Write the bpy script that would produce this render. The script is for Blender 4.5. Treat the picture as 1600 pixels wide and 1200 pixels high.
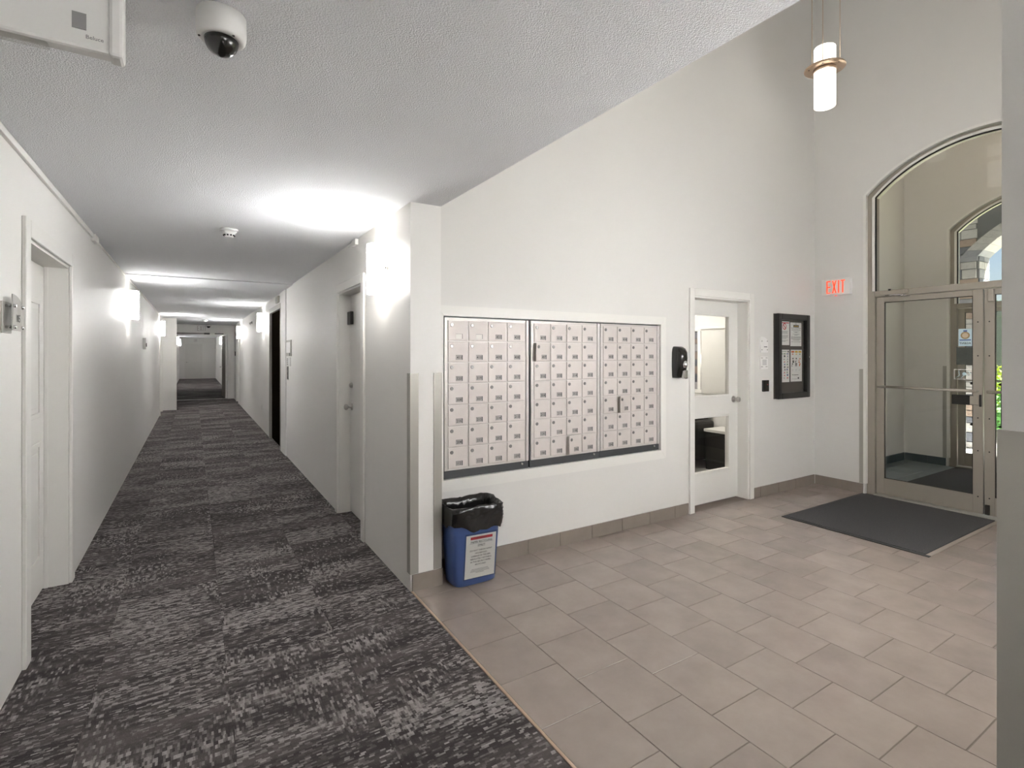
import bpy, bmesh, math, random
from mathutils import Vector, Matrix, noise as mnoise

random.seed(7)
for o in list(bpy.data.objects):
    bpy.data.objects.remove(o)
scene = bpy.context.scene
COL = scene.collection
PI = math.pi

# ------------------------------------------------------------------ camera
cam_d = bpy.data.cameras.new('camera')
cam = bpy.data.objects.new('camera', cam_d)
COL.objects.link(cam)
cam.location = (0.0, 0.0, 1.49)
cam.rotation_euler = (math.radians(90), 0, -math.atan(498.25 / 804.3))
cam_d.sensor_width = 36.0
cam_d.lens = 36.0 * 804.3 / 1600.0
cam_d.shift_y = -47.5 / 1600.0
cam_d.clip_start = 0.02
cam_d.clip_end = 300
scene.camera = cam

# ------------------------------------------------------------------ view / world / sun
scene.view_settings.view_transform = 'Standard'
scene.view_settings.look = 'None'
scene.view_settings.exposure = 1.12
scene.view_settings.gamma = 1.0
scene.view_settings.use_curve_mapping = False

SCONCE_E, SCONCE_P, PENDANT_E = 38.0, 1.0, 1.1
LOBBY_FILL_E = 42.0
SKY_STRENGTH, SUN_STRENGTH = 0.07, 24.0

world = bpy.data.worlds.new('world')
scene.world = world
world.use_nodes = True
wn = world.node_tree
wn.nodes.clear()
w_out = wn.nodes.new('ShaderNodeOutputWorld')
w_bg = wn.nodes.new('ShaderNodeBackground')
w_sky = wn.nodes.new('ShaderNodeTexSky')
w_sky.sky_type = 'NISHITA'
w_sky.sun_disc = False
w_sky.sun_elevation = math.radians(58)
w_sky.sun_rotation = math.radians(110)
w_bg.inputs['Strength'].default_value = SKY_STRENGTH
w_hs = wn.nodes.new('ShaderNodeHueSaturation')
w_hs.inputs['Saturation'].default_value = 0.9
wn.links.new(w_sky.outputs[0], w_hs.inputs['Color'])
wn.links.new(w_hs.outputs[0], w_bg.inputs[0])
wn.links.new(w_bg.outputs[0], w_out.inputs[0])

sun_d = bpy.data.lights.new('sun', 'SUN')
sun_d.energy = SUN_STRENGTH
sun_d.angle = math.radians(0.6)
sun_d.color = (1.0, 0.96, 0.88)
sun = bpy.data.objects.new('sun', sun_d)
COL.objects.link(sun)
sun.location = (16, -6, 14)
_dir = Vector((-0.45, 0.38, -0.95))
sun.rotation_euler = _dir.to_track_quat('-Z', 'Y').to_euler()


# ------------------------------------------------------------------ materials
def s(r, g, b):
    def f(c):
        c /= 255.0
        return c / 12.92 if c <= 0.04045 else ((c + 0.055) / 1.055) ** 2.4
    return (f(r), f(g), f(b), 1.0)


MATS = {}


def mat(name, col, rough=0.5, metal=0.0, var=None, bump=None, spec=None, rand=0.0, emit=None, coat=0.0, aniso=None):
    """principled material; var=(scale, amount) cloudy colour variation, bump=(scale, strength), rand=per-object brightness"""
    if name in MATS:
        return MATS[name]
    m = bpy.data.materials.new(name)
    m.use_nodes = True
    nt = m.node_tree
    b = nt.nodes['Principled BSDF']
    b.inputs['Base Color'].default_value = col
    b.inputs['Roughness'].default_value = rough
    b.inputs['Metallic'].default_value = metal
    if spec is not None:
        b.inputs['Specular IOR Level'].default_value = spec
    if coat:
        b.inputs['Coat Weight'].default_value = coat
        b.inputs['Coat Roughness'].default_value = 0.08
    if emit:
        b.inputs['Emission Color'].default_value = emit[0]
        b.inputs['Emission Strength'].default_value = emit[1]
    geo = nt.nodes.new('ShaderNodeNewGeometry')
    cur = None
    if var:
        n = nt.nodes.new('ShaderNodeTexNoise')
        n.inputs['Scale'].default_value = var[0]
        n.inputs['Detail'].default_value = 5
        n.inputs['Roughness'].default_value = 0.6
        src = geo.outputs['Position']
        if rand:
            oi = nt.nodes.new('ShaderNodeObjectInfo')
            ml = nt.nodes.new('ShaderNodeMath'); ml.operation = 'MULTIPLY'; ml.inputs[1].default_value = 37.0
            nt.links.new(oi.outputs['Random'], ml.inputs[0])
            ad = nt.nodes.new('ShaderNodeVectorMath'); ad.operation = 'ADD'
            nt.links.new(src, ad.inputs[0]); nt.links.new(ml.outputs[0], ad.inputs[1])
            src = ad.outputs[0]
        nt.links.new(src, n.inputs['Vector'])
        mr = nt.nodes.new('ShaderNodeMapRange')
        mr.inputs['From Min'].default_value = 0.3
        mr.inputs['From Max'].default_value = 0.7
        mr.inputs['To Min'].default_value = 1.0 - var[1]
        mr.inputs['To Max'].default_value = 1.0 + var[1]
        nt.links.new(n.outputs['Fac'], mr.inputs['Value'])
        cur = mr.outputs[0]
    if rand:
        oi = nt.nodes.new('ShaderNodeObjectInfo')
        mr2 = nt.nodes.new('ShaderNodeMapRange')
        mr2.inputs['To Min'].default_value = 1.0 - rand
        mr2.inputs['To Max'].default_value = 1.0 + rand
        nt.links.new(oi.outputs['Random'], mr2.inputs['Value'])
        if cur is not None:
            mm = nt.nodes.new('ShaderNodeMath'); mm.operation = 'MULTIPLY'
            nt.links.new(cur, mm.inputs[0]); nt.links.new(mr2.outputs[0], mm.inputs[1])
            cur = mm.outputs[0]
        else:
            cur = mr2.outputs[0]
    if cur is not None:
        vm = nt.nodes.new('ShaderNodeVectorMath'); vm.operation = 'SCALE'
        vm.inputs[0].default_value = col[:3]
        nt.links.new(cur, vm.inputs['Scale'])
        nt.links.new(vm.outputs[0], b.inputs['Base Color'])
    if bump:
        n2 = nt.nodes.new('ShaderNodeTexNoise')
        n2.inputs['Scale'].default_value = bump[0]
        n2.inputs['Detail'].default_value = 3
        nt.links.new(geo.outputs['Position'], n2.inputs['Vector'])
        bp = nt.nodes.new('ShaderNodeBump')
        bp.inputs['Strength'].default_value = bump[1]
        bp.inputs['Distance'].default_value = bump[2] if len(bump) > 2 else 0.004
        nt.links.new(n2.outputs['Fac'], bp.inputs['Height'])
        nt.links.new(bp.outputs[0], b.inputs['Normal'])
    MATS[name] = m
    return m


def glass_mat(name, tint, refl_rough=0.0):
    m = bpy.data.materials.new(name)
    m.use_nodes = True
    nt = m.node_tree
    nt.nodes.clear()
    out = nt.nodes.new('ShaderNodeOutputMaterial')
    tr = nt.nodes.new('ShaderNodeBsdfTransparent'); tr.inputs[0].default_value = tint
    gl = nt.nodes.new('ShaderNodeBsdfGlossy'); gl.inputs['Roughness'].default_value = refl_rough
    fr = nt.nodes.new('ShaderNodeFresnel'); fr.inputs[0].default_value = 1.5
    mx = nt.nodes.new('ShaderNodeMixShader')
    ge = nt.nodes.new('ShaderNodeNewGeometry')          # each pane is a slab: reflect on entry faces only
    sb = nt.nodes.new('ShaderNodeMath'); sb.operation = 'SUBTRACT'; sb.inputs[0].default_value = 1.0
    nt.links.new(ge.outputs['Backfacing'], sb.inputs[1])
    mu = nt.nodes.new('ShaderNodeMath'); mu.operation = 'MULTIPLY'
    nt.links.new(fr.outputs[0], mu.inputs[0]); nt.links.new(sb.outputs[0], mu.inputs[1])
    nt.links.new(mu.outputs[0], mx.inputs[0])
    nt.links.new(tr.outputs[0], mx.inputs[1]); nt.links.new(gl.outputs[0], mx.inputs[2])
    nt.links.new(mx.outputs[0], out.inputs[0])
    MATS[name] = m
    return m


def carpet_mat():
    m = bpy.data.materials.new('carpet_weave')
    m.use_nodes = True
    nt = m.node_tree
    L = nt.links.new
    b = nt.nodes['Principled BSDF']
    b.inputs['Roughness'].default_value = 0.95
    b.inputs['Specular IOR Level'].default_value = 0.1
    geo = nt.nodes.new('ShaderNodeNewGeometry')
    oi = nt.nodes.new('ShaderNodeObjectInfo')
    ml = nt.nodes.new('ShaderNodeMath'); ml.operation = 'MULTIPLY'; ml.inputs[1].default_value = 91.0
    L(oi.outputs['Random'], ml.inputs[0])
    ad = nt.nodes.new('ShaderNodeVectorMath'); ad.operation = 'ADD'
    L(geo.outputs['Position'], ad.inputs[0]); L(ml.outputs[0], ad.inputs[1])

    def nz(scale_vec, scale, detail, rough=0.5):
        mp = nt.nodes.new('ShaderNodeVectorMath'); mp.operation = 'MULTIPLY'
        mp.inputs[1].default_value = scale_vec
        L(ad.outputs[0], mp.inputs[0])
        n = nt.nodes.new('ShaderNodeTexNoise')
        n.inputs['Scale'].default_value = scale
        n.inputs['Detail'].default_value = detail
        n.inputs['Roughness'].default_value = rough
        L(mp.outputs[0], n.inputs['Vector'])
        return n.outputs['Fac']

    def math_(op, a, c, v=None):
        n = nt.nodes.new('ShaderNodeMath'); n.operation = op
        if isinstance(a, (int, float)): n.inputs[0].default_value = a
        else: L(a, n.inputs[0])
        if isinstance(c, (int, float)): n.inputs[1].default_value = c
        else: L(c, n.inputs[1])
        return n.outputs[0]

    def ramp(f, lo, hi):
        mr = nt.nodes.new('ShaderNodeMapRange'); mr.interpolation_type = 'SMOOTHSTEP'
        mr.inputs['From Min'].default_value = lo; mr.inputs['From Max'].default_value = hi
        L(f, mr.inputs['Value'])
        return mr.outputs[0]
    def snapped(cx, cy):
        sp = nt.nodes.new('ShaderNodeSeparateXYZ'); L(ad.outputs[0], sp.inputs[0])
        row = math_('FLOOR', math_('DIVIDE', sp.outputs[1], cy), 0.0)
        wn_ = nt.nodes.new('ShaderNodeTexWhiteNoise'); wn_.noise_dimensions = '1D'
        L(row, wn_.inputs['W'])
        col = math_('FLOOR', math_('ADD', math_('DIVIDE', sp.outputs[0], cx), math_('MULTIPLY', wn_.outputs[0], 3.0)), 0.0)
        cb = nt.nodes.new('ShaderNodeCombineXYZ')
        L(math_('MULTIPLY', col, cx), cb.inputs[0]); L(math_('MULTIPLY', row, cy), cb.inputs[1])
        return cb.outputs[0]

    def nz_s(vec, scale_vec, detail, rough=0.5):
        mp = nt.nodes.new('ShaderNodeVectorMath'); mp.operation = 'MULTIPLY'
        mp.inputs[1].default_value = scale_vec
        L(vec, mp.inputs[0])
        n = nt.nodes.new('ShaderNodeTexNoise')
        n.inputs['Scale'].default_value = 1.0
        n.inputs['Detail'].default_value = detail
        n.inputs['Roughness'].default_value = rough
        L(mp.outputs[0], n.inputs['Vector'])
        return n.outputs['Fac']
    dash_x = nz_s(snapped(0.020, 0.008), (24, 44, 1), 3.0, 0.7)      # woven dashes across the corridor
    dash_y = nz_s(snapped(0.008, 0.022), (46, 26, 1), 3.0, 0.7)      # and along it
    patch = ramp(nz((1.3, 3.4, 1), 1.0, 2.0), 0.38, 0.66)
    zone = ramp(nz((2.2, 1.5, 1), 1.0, 1.0), 0.50, 0.62)
    band = nz((1.1, 9.0, 1), 1.0, 3.0, 0.65)
    mixd = nt.nodes.new('ShaderNodeMix'); mixd.data_type = 'FLOAT'
    L(zone, mixd.inputs[0]); L(dash_x, mixd.inputs[2]); L(dash_y, mixd.inputs[3])
    d = math_('ADD', mixd.outputs[0], math_('MULTIPLY', patch, 0.10))
    light = ramp(d, 0.51, 0.68)
    dark = ramp(math_('ADD', math_('MULTIPLY', band, 0.7), math_('MULTIPLY', mixd.outputs[0], 0.35)), 0.40, 0.66)
    fibre = nz((160, 160, 1), 3.0, 1.0)
    c1 = nt.nodes.new('ShaderNodeMix'); c1.data_type = 'RGBA'
    c1.inputs[6].default_value = s(60, 55, 55); c1.inputs[7].default_value = s(90, 84, 83)
    L(dark, c1.inputs[0])
    c2 = nt.nodes.new('ShaderNodeMix'); c2.data_type = 'RGBA'
    c2.inputs[7].default_value = s(150, 144, 142)
    L(light, c2.inputs[0]); L(c1.outputs[2], c2.inputs[6])
    mr = nt.nodes.new('ShaderNodeMapRange')
    mr.inputs['From Min'].default_value = 0.3; mr.inputs['From Max'].default_value = 0.7
    mr.inputs['To Min'].default_value = 0.72; mr.inputs['To Max'].default_value = 1.25
    L(fibre, mr.inputs['Value'])
    sc = nt.nodes.new('ShaderNodeVectorMath'); sc.operation = 'SCALE'
    L(c2.outputs[2], sc.inputs[0]); L(mr.outputs[0], sc.inputs['Scale'])
    L(sc.outputs[0], b.inputs['Base Color'])
    bp = nt.nodes.new('ShaderNodeBump'); bp.inputs['Strength'].default_value = 0.4; bp.inputs['Distance'].default_value = 0.004
    L(fibre, bp.inputs['Height']); L(bp.outputs[0], b.inputs['Normal'])
    MATS['carpet'] = m
    return m


def emit_mat(name, col, strength, zlo=None, zhi=None, col2=None, k2=None, axis=2):
    """lit frosted glass; optional gradient along local z (bulb sits low in the tube)"""
    m = bpy.data.materials.new(name)
    m.use_nodes = True
    nt = m.node_tree
    b = nt.nodes['Principled BSDF']
    b.inputs['Base Color'].default_value = (0.8, 0.78, 0.74, 1)
    b.inputs['Roughness'].default_value = 0.3
    b.inputs['Emission Color'].default_value = col
    b.inputs['Emission Strength'].default_value = strength
    if zlo is not None:
        tc = nt.nodes.new('ShaderNodeTexCoord')
        sp = nt.nodes.new('ShaderNodeSeparateXYZ')
        nt.links.new(tc.outputs['Object'], sp.inputs[0])
        mr = nt.nodes.new('ShaderNodeMapRange')
        mr.inputs['From Min'].default_value = zlo; mr.inputs['From Max'].default_value = zhi
        mr.inputs['To Min'].default_value = strength; mr.inputs['To Max'].default_value = k2
        nt.links.new(sp.outputs[axis], mr.inputs['Value'])
        nt.links.new(mr.outputs[0], b.inputs['Emission Strength'])
        mx = nt.nodes.new('ShaderNodeMix'); mx.data_type = 'RGBA'
        mx.inputs[6].default_value = col; mx.inputs[7].default_value = col2
        m2 = nt.nodes.new('ShaderNodeMapRange')
        m2.inputs['From Min'].default_value = zlo; m2.inputs['From Max'].default_value = zhi
        nt.links.new(sp.outputs[axis], m2.inputs['Value'])
        nt.links.new(m2.outputs[0], mx.inputs[0])
        nt.links.new(mx.outputs[2], b.inputs['Emission Color'])
    MATS[name] = m
    return m


WALL = mat('wall_paint', s(225, 223, 219), 0.55, bump=(220, 0.12, 0.002), var=(0.7, 0.015))
WALLC = mat('corridor_paint', s(236, 234, 230), 0.42, bump=(220, 0.10, 0.002), var=(0.7, 0.015))
TRIM = mat('trim_paint', s(233, 231, 226), 0.35)
DOORW = mat('door_paint', s(228, 226, 221), 0.4, var=(3, 0.01))
CEIL = mat('stippled_ceiling', s(245, 246, 248), 0.9, bump=(210, 0.95, 0.008))
CARPET = carpet_mat()
TILE = mat('porcelain_tile', s(152, 140, 132), 0.21, var=(4.0, 0.11), rand=0.05, bump=(9, 0.05, 0.004))
BASET = mat('base_tile', s(138, 128, 119), 0.4, var=(6.0, 0.08), rand=0.05)
GROUT = mat('grout', s(112, 100, 92), 0.9)
DAYTILE = mat('daylit_tile', s(110, 122, 126), 0.32, var=(5.0, 0.12), rand=0.06)  # tile with the blue cast of daylight put into its colour
DAYBASE = mat('daylit_base', s(70, 84, 90), 0.4, var=(8.0, 0.15), rand=0.05)  # base tile, daylight tint put into the colour as well
BLACKP = mat('black_plastic', s(22, 20, 17), 0.22, coat=0.3)
BLACKM = mat('black_metal', s(30, 28, 26), 0.4, metal=0.2)
CHROME = mat('chrome', s(215, 215, 215), 0.12, metal=1.0)
NICKEL = mat('satin_nickel', s(190, 187, 182), 0.28, metal=1.0)
STEEL = mat('brushed_steel', s(172, 169, 161), 0.38, metal=0.4)
ALU = mat('anodised_frame', s(160, 153, 142), 0.38, metal=0.35)
ALUD = mat('frame_shadow_gap', s(40, 36, 32), 0.7)
MAILF = mat('mailbox_flange', s(208, 202, 198), 0.45, metal=0.35)
MAILD = mat('mailbox_door_metal', s(212, 204, 200), 0.55, metal=0.22, var=(14, 0.03), rand=0.02)
MAILK = mat('mailbox_rail', s(74, 76, 78), 0.45, metal=0.4)
WHITEP = mat('white_plastic', s(232, 231, 228), 0.35)
PAPER = mat('white_paper', s(240, 238, 236), 0.7)
INK = mat('dark_ink', s(50, 48, 50), 0.8)
GREYINK = mat('grey_ink', s(140, 138, 138), 0.8)
REDINK = mat('red_ink', s(205, 60, 70), 0.8)
ORANGEINK = mat('orange_ink', s(222, 110, 50), 0.8)
YELLOWINK = mat('yellow_ink', s(225, 180, 60), 0.8)
GREENINK = mat('green_ink', s(90, 140, 90), 0.8)
BLUEINK = mat('blue_ink', s(70, 95, 150), 0.8)
BLUEP = mat('blue_plastic', s(64, 86, 138), 0.42, var=(30, 0.03))
BAG = mat('black_bag', s(20, 19, 19), 0.25, coat=0.2)
MATG = mat('entrance_mat', s(66, 65, 66), 0.95, var=(190, 0.55), bump=(260, 0.6, 0.006))
RUBBER = mat('mat_edge', s(44, 42, 42), 0.7)
STRIP = mat('metal_edge_strip', s(196, 172, 150), 0.35, metal=0.5)
GLASS = glass_mat('door_glass', (0.95, 0.95, 0.945, 1))
GLASSB = glass_mat('outer_door_glass', (0.89, 0.91, 0.915, 1))
CLEAR = glass_mat('clear_acrylic', (0.90, 0.90, 0.89, 1), 0.05)
SHADE = emit_mat('sconce_glass', s(252, 253, 255), SCONCE_E, -0.045, 0.03, s(255, 248, 234), 2.2, 0)
PSHADE = emit_mat('pendant_glass', s(255, 249, 238), PENDANT_E)
BRONZE = mat('pendant_ring_metal', s(196, 172, 150), 0.3, metal=0.9)
REDLED = mat('red_sign_letters', s(255, 60, 30), 0.5, emit=(s(255, 66, 30), 0.75))
PALELED = mat('pale_sign_letters', s(190, 180, 176), 0.5)
DOORSH = mat('brown_door', s(120, 108, 92), 0.5)  # white leaf in shade, the shade put in as brown
DARKD = mat('elevator_door', s(22, 18, 13), 0.9, spec=0.0)
STONE_COLS = [mat('stone_grey', s(150, 150, 158), 0.9, var=(9, 0.12), bump=(30, 0.5, 0.02)),
              mat('stone_pale', s(190, 186, 186), 0.9, var=(9, 0.12), bump=(30, 0.5, 0.02)),
              mat('stone_tan', s(170, 150, 138), 0.9, var=(9, 0.12), bump=(30, 0.5, 0.02)),
              mat('stone_dark', s(112, 114, 124), 0.9, var=(9, 0.12), bump=(30, 0.5, 0.02))]
MORTAR = mat('mortar', s(120, 120, 124), 0.95)
CONC = mat('concrete', s(214, 212, 206), 0.9, var=(2, 0.04))
LEAFY = mat('yellow_green_leaf', s(170, 190, 40), 0.6, rand=0.1)
LEAFG = mat('green_leaf', s(70, 130, 50), 0.6)
BARK = mat('bark', s(90, 75, 60), 0.9)
BLACKL = mat('black_leather', s(26, 24, 22), 0.4)
CARPETG = mat('office_carpet', s(140, 138, 134), 0.95, var=(60, 0.2))
BLIND = mat('blind_slat', s(232, 230, 226), 0.5)


# ------------------------------------------------------------------ mesh kit
class MB:
    """collects shapes, then builds ONE mesh object"""
    def __init__(self):
        self.v, self.f, self.m, self.sm = [], [], [], []
        self.cur = 0
        self.smooth = False

    def face(self, idx):
        self.f.append(tuple(idx)); self.m.append(self.cur); self.sm.append(self.smooth)

    def box(self, x0, x1, y0, y1, z0, z1, bev=0.0):
        x0, x1 = min(x0, x1), max(x0, x1); y0, y1 = min(y0, y1), max(y0, y1); z0, z1 = min(z0, z1), max(z0, z1)
        if bev > 0:
            bm = bmesh.new()
            bmesh.ops.create_cube(bm, size=1.0)
            for vv in bm.verts:
                vv.co = Vector((x0 + (vv.co.x + .5) * (x1 - x0), y0 + (vv.co.y + .5) * (y1 - y0), z0 + (vv.co.z + .5) * (z1 - z0)))
            bmesh.ops.bevel(bm, geom=list(bm.edges), offset=bev, segments=2 if bev > 0.003 else 1, affect='EDGES', profile=0.5)
            self.add_bm(bm); bm.free()
            return self
        n = len(self.v)
        self.v += [(x0, y0, z0), (x1, y0, z0), (x1, y1, z0), (x0, y1, z0), (x0, y0, z1), (x1, y0, z1), (x1, y1, z1), (x0, y1, z1)]
        for q in ((0, 3, 2, 1), (4, 5, 6, 7), (0, 1, 5, 4), (1, 2, 6, 5), (2, 3, 7, 6), (3, 0, 4, 7)):
            self.face([n + i for i in q])
        return self

    def add_bm(self, bm):
        n = len(self.v)
        bm.verts.index_update()
        self.v += [tuple(vv.co) for vv in bm.verts]
        for ff in bm.faces:
            self.face([n + vv.index for vv in ff.verts])

    def quad(self, a, b, c, d):
        n = len(self.v)
        self.v += [tuple(a), tuple(b), tuple(c), tuple(d)]
        self.face((n, n + 1, n + 2, n + 3))
        return self

    def ring_loft(self, rings, close=True, cap0=True, cap1=True, smooth=True):
        """rings: list of equal-length point loops"""
        n = len(self.v); k = len(rings[0])
        for r in rings:
            self.v += [tuple(p) for p in r]
        old = self.smooth; self.smooth = smooth
        for i in range(len(rings) - 1):
            for j in range(k if close else k - 1):
                a = n + i * k + j; b = n + i * k + (j + 1) % k
                self.face((a, b, b + k, a + k))
        self.smooth = False
        if cap0: self.face([n + j for j in range(k)][::-1])
        if cap1: self.face([n + (len(rings) - 1) * k + j for j in range(k)])
        self.smooth = old
        return self

    def lathe(self, prof, c=(0, 0, 0), axis='Z', seg=24, cap0=True, cap1=True, smooth=True, flip=False):
        rings = []
        for r, h in prof:
            loop = []
            for i in range(seg):
                a = 2 * PI * i / seg
                p, q = r * math.cos(a), r * math.sin(a)
                if axis == 'Z': pt = (c[0] + p, c[1] + q, c[2] + h)
                elif axis == 'Y': pt = (c[0] + p, c[1] + h, c[2] + q)
                else: pt = (c[0] + h, c[1] + p, c[2] + q)
                loop.append(pt)
            rings.append(loop)
        return self.ring_loft(rings, True, cap0, cap1, smooth)

    def tube(self, pts, r, seg=8, caps=True):
        pts = [Vector(p) for p in pts]
        rings = []
        for i, p in enumerate(pts):
            t = (pts[min(i + 1, len(pts) - 1)] - pts[max(i - 1, 0)]).normalized()
            up = Vector((0, 0, 1)) if abs(t.z) < 0.9 else Vector((1, 0, 0))
            a = t.cross(up).normalized(); b = t.cross(a).normalized()
            rings.append([p + a * r * math.cos(2 * PI * k / seg) + b * r * math.sin(2 * PI * k / seg) for k in range(seg)])
        return self.ring_loft(rings, True, caps, caps, True)

    def prism(self, poly, d0, d1, axis='X'):
        """poly in the plane normal to axis: X -> (y,z), Y -> (x,z), Z -> (x,y)"""
        def P(p, d):
            return (d, p[0], p[1]) if axis == 'X' else ((p[0], d, p[1]) if axis == 'Y' else (p[0], p[1], d))
        n = len(self.v); k = len(poly)
        self.v += [P(p, d0) for p in poly] + [P(p, d1) for p in poly]
        self.face([n + i for i in range(k)]); self.face([n + k + i for i in range(k)][::-1])
        for i in range(k):
            j = (i + 1) % k
            self.face((n + i, n + k + i, n + k + j, n + j))
        return self

    def text(self, st, o, xd, yd, size, anchor='C', lift=0.0006):
        """flat lettering on the plane spanned by xd, yd; o = anchor point of the baseline"""
        vs, fs, wdt = text_mesh(st)
        xd = Vector(xd); yd = Vector(yd); nd = xd.cross(yd)
        off = {'C': -wdt / 2, 'L': 0.0, 'R': -wdt}[anchor]
        n = len(self.v)
        for (x, y) in vs:
            self.v.append(tuple(Vector(o) + xd * (x + off) * size + yd * y * size + nd * lift))
        for f_ in fs:
            self.face([n + i for i in f_])
        return self

    def build(self, name, mats, parent=None, loc=None):
        if not isinstance(mats, (list, tuple)): mats = [mats]
        if not self.v:
            raise RuntimeError('empty ' + name)
        xs, ys, zs = zip(*self.v)
        O = Vector(((min(xs) + max(xs)) / 2, (min(ys) + max(ys)) / 2, (min(zs) + max(zs)) / 2))
        if loc is not None: O = Vector(loc)
        me = bpy.data.meshes.new(name)
        me.from_pydata([(a - O.x, b - O.y, c - O.z) for a, b, c in self.v], [], self.f)
        for mm in mats: me.materials.append(mm)
        me.polygons.foreach_set('material_index', self.m)
        me.polygons.foreach_set('use_smooth', self.sm)
        bm = bmesh.new(); bm.from_mesh(me); bmesh.ops.recalc_face_normals(bm, faces=bm.faces); bm.to_mesh(me); bm.free()
        me.update()
        return put(name, me, O, parent)


WORLDLOC = {}


def put(name, me, O, parent=None):
    ob = bpy.data.objects.new(name, me)
    COL.objects.link(ob)
    O = Vector(O)
    if parent is not None:
        ob.parent = parent
        ob.location = O - WORLDLOC[parent]
    else:
        ob.location = O
    WORLDLOC[ob] = O
    return ob


def tag(ob, label=None, cat=None, group=None, kind=None):
    if label: ob['label'] = label
    if cat: ob['category'] = cat
    if group: ob['group'] = group
    if kind: ob['kind'] = kind
    return ob


def thing(name, label, cat, loc, group=None, kind=None):
    ob = bpy.data.objects.new(name, None)
    ob.empty_display_size = 0.05
    COL.objects.link(ob)
    ob.location = loc
    WORLDLOC[ob] = Vector(loc)
    return tag(ob, label, cat, group, kind)


def copy_tree(ob, parent=None):
    c = ob.copy()
    COL.objects.link(c)
    c.parent = parent
    for ch in list(ob.children):
        copy_tree(ch, c)
    return c


_TXT = {}


def text_mesh(st):
    if st in _TXT: return _TXT[st]
    cu = bpy.data.curves.new('lettering', 'FONT')
    cu.body = st; cu.resolution_u = 2; cu.offset = 0.012; cu.fill_mode = 'FRONT'
    ob = bpy.data.objects.new('lettering', cu)
    COL.objects.link(ob)
    dg = bpy.context.evaluated_depsgraph_get()
    ev = ob.evaluated_get(dg)
    me = ev.to_mesh()
    vs = [(p.co.x, p.co.y) for p in me.vertices]
    fs = [tuple(p.vertices) for p in me.polygons]
    ev.to_mesh_clear()
    bpy.data.objects.remove(ob); bpy.data.curves.remove(cu)
    xs = [p[0] for p in vs]
    x0 = min(xs)
    vs = [(x - x0, y) for x, y in vs]
    _TXT[st] = (vs, fs, max(xs) - x0)
    return _TXT[st]


def arc_pts(yc, half, zs, rise, n=24):
    """points of a segmental arch from (yc-half, zs) over the top to (yc+half, zs), as (y, z)"""
    R = (half * half + rise * rise) / (2 * rise)
    a = math.asin(min(1, half / R))
    if rise > half: a = PI - a
    return [(yc + R * math.sin(-a + 2 * a * i / n), zs + rise - R + R * math.cos(-a + 2 * a * i / n)) for i in range(n + 1)]


def arch_wall(mb, x0, x1, y0, y1, z0, z1, yc, half, zs, rise, n=24):
    """wall slab in the plane X with an arched opening down to z0"""
    pts = arc_pts(yc, half, zs, rise, n)
    mb.box(x0, x1, y0, yc - half, z0, z1)
    mb.box(x0, x1, yc + half, y1, z0, z1)
    for i in range(n):
        (ya, za), (yb, zb) = pts[i], pts[i + 1]
        for x in (x0, x1):
            mb.quad((x, ya, za), (x, yb, zb), (x, yb, z1), (x, ya, z1))
        mb.quad((x0, ya, za), (x1, ya, za), (x1, yb, zb), (x0, yb, zb))
        mb.quad((x0, ya, z1), (x1, ya, z1), (x1, yb, z1), (x0, yb, z1))


# ------------------------------------------------------------------ plan
XL, XR = -0.685, 1.155           # corridor walls
CZ = 2.44                        # corridor ceiling
XP = 1.362                       # lobby edge of the piers
YP = 3.07                        # face of the far pier
YN = 0.302                       # end of the near pier
YM = 3.20                        # mailbox wall
YB = 0.17                        # lobby wall facing the mailbox wall
XE = 6.07                        # exit wall
XV = 8.50                        # outer vestibule wall
LZ = 5.75                        # lobby ceiling
YEND = 35.9
YFD = 19.4                       # corridor fire door frame


def struct(mb, name, mats, label, cat):
    o = mb.build(name, mats)
    return tag(o, label, cat, kind='structure')


# floors -----------------------------------------------------------
mb = MB()
mb.box(XL - 0.3, 1.16, -4, YEND + 0.3, -0.2, -0.010); mb.box(1.16, 1.45, YM + 0.15, YEND + 0.3, -0.2, -0.010)
fl_corr = struct(mb, 'floor_corridor', mat('underlay', s(60, 56, 56), 0.9), 'dark patterned carpet tile floor running down the long corridor', 'floor')
mb = MB()
mb.box(1.16, XE + 0.19, YB - 0.1, YM + 0.14, -0.2, -0.0025)
fl_lobby = struct(mb, 'floor_lobby', GROUT, 'taupe tile floor of the lobby in front of the mailboxes', 'floor')

# carpet tiles
CW, CLN = 0.508, 1.016
_cm = {}


def carpet_tile(x0, x1, y0, y1):
    key = (round(x1 - x0, 4), round(y1 - y0, 4))
    if key not in _cm:
        b_ = MB(); b_.box(-key[0] / 2, key[0] / 2, -key[1] / 2, key[1] / 2, -0.0098, 0, 0.0012)
        me = b_.build('carpet_tile', CARPET, None, (0, 0, 0))
        _cm[key] = me.data
        bpy.data.objects.remove(me)
    return put('carpet_tile', _cm[key], ((x0 + x1) / 2, (y0 + y1) / 2, 0), fl_corr)


gap = 0.0006
bnd = [(XL - 0.29, -0.373, 0.45), (-0.373, 0.135, 3.91 - 4 * CLN), (0.135, 0.642, 3.82 - 4 * CLN), (0.642, 1.158, 4.32 - 4 * CLN)]
for (xa, xb, y) in bnd:
    y -= 3 * CLN
    while y < YFD + 0.05:
        ya, yb = max(y, -3.98), min(y + CLN, YFD + 0.05)
        if yb - ya > 0.02:
            carpet_tile(xa + gap, xb - gap, ya + gap, yb - gap)
        y += CLN
mb = MB(); mb.box(XL - 0.1, 1.158, YFD + 0.055, YEND + 0.2, -0.0098, 0)
mb.build('carpet_run', CARPET, fl_corr)
mb = MB(); mb.box(1.159, 1.44, YM + 0.16, YEND + 0.2, -0.0098, 0); mb.build('carpet_run', CARPET, fl_corr)

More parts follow.
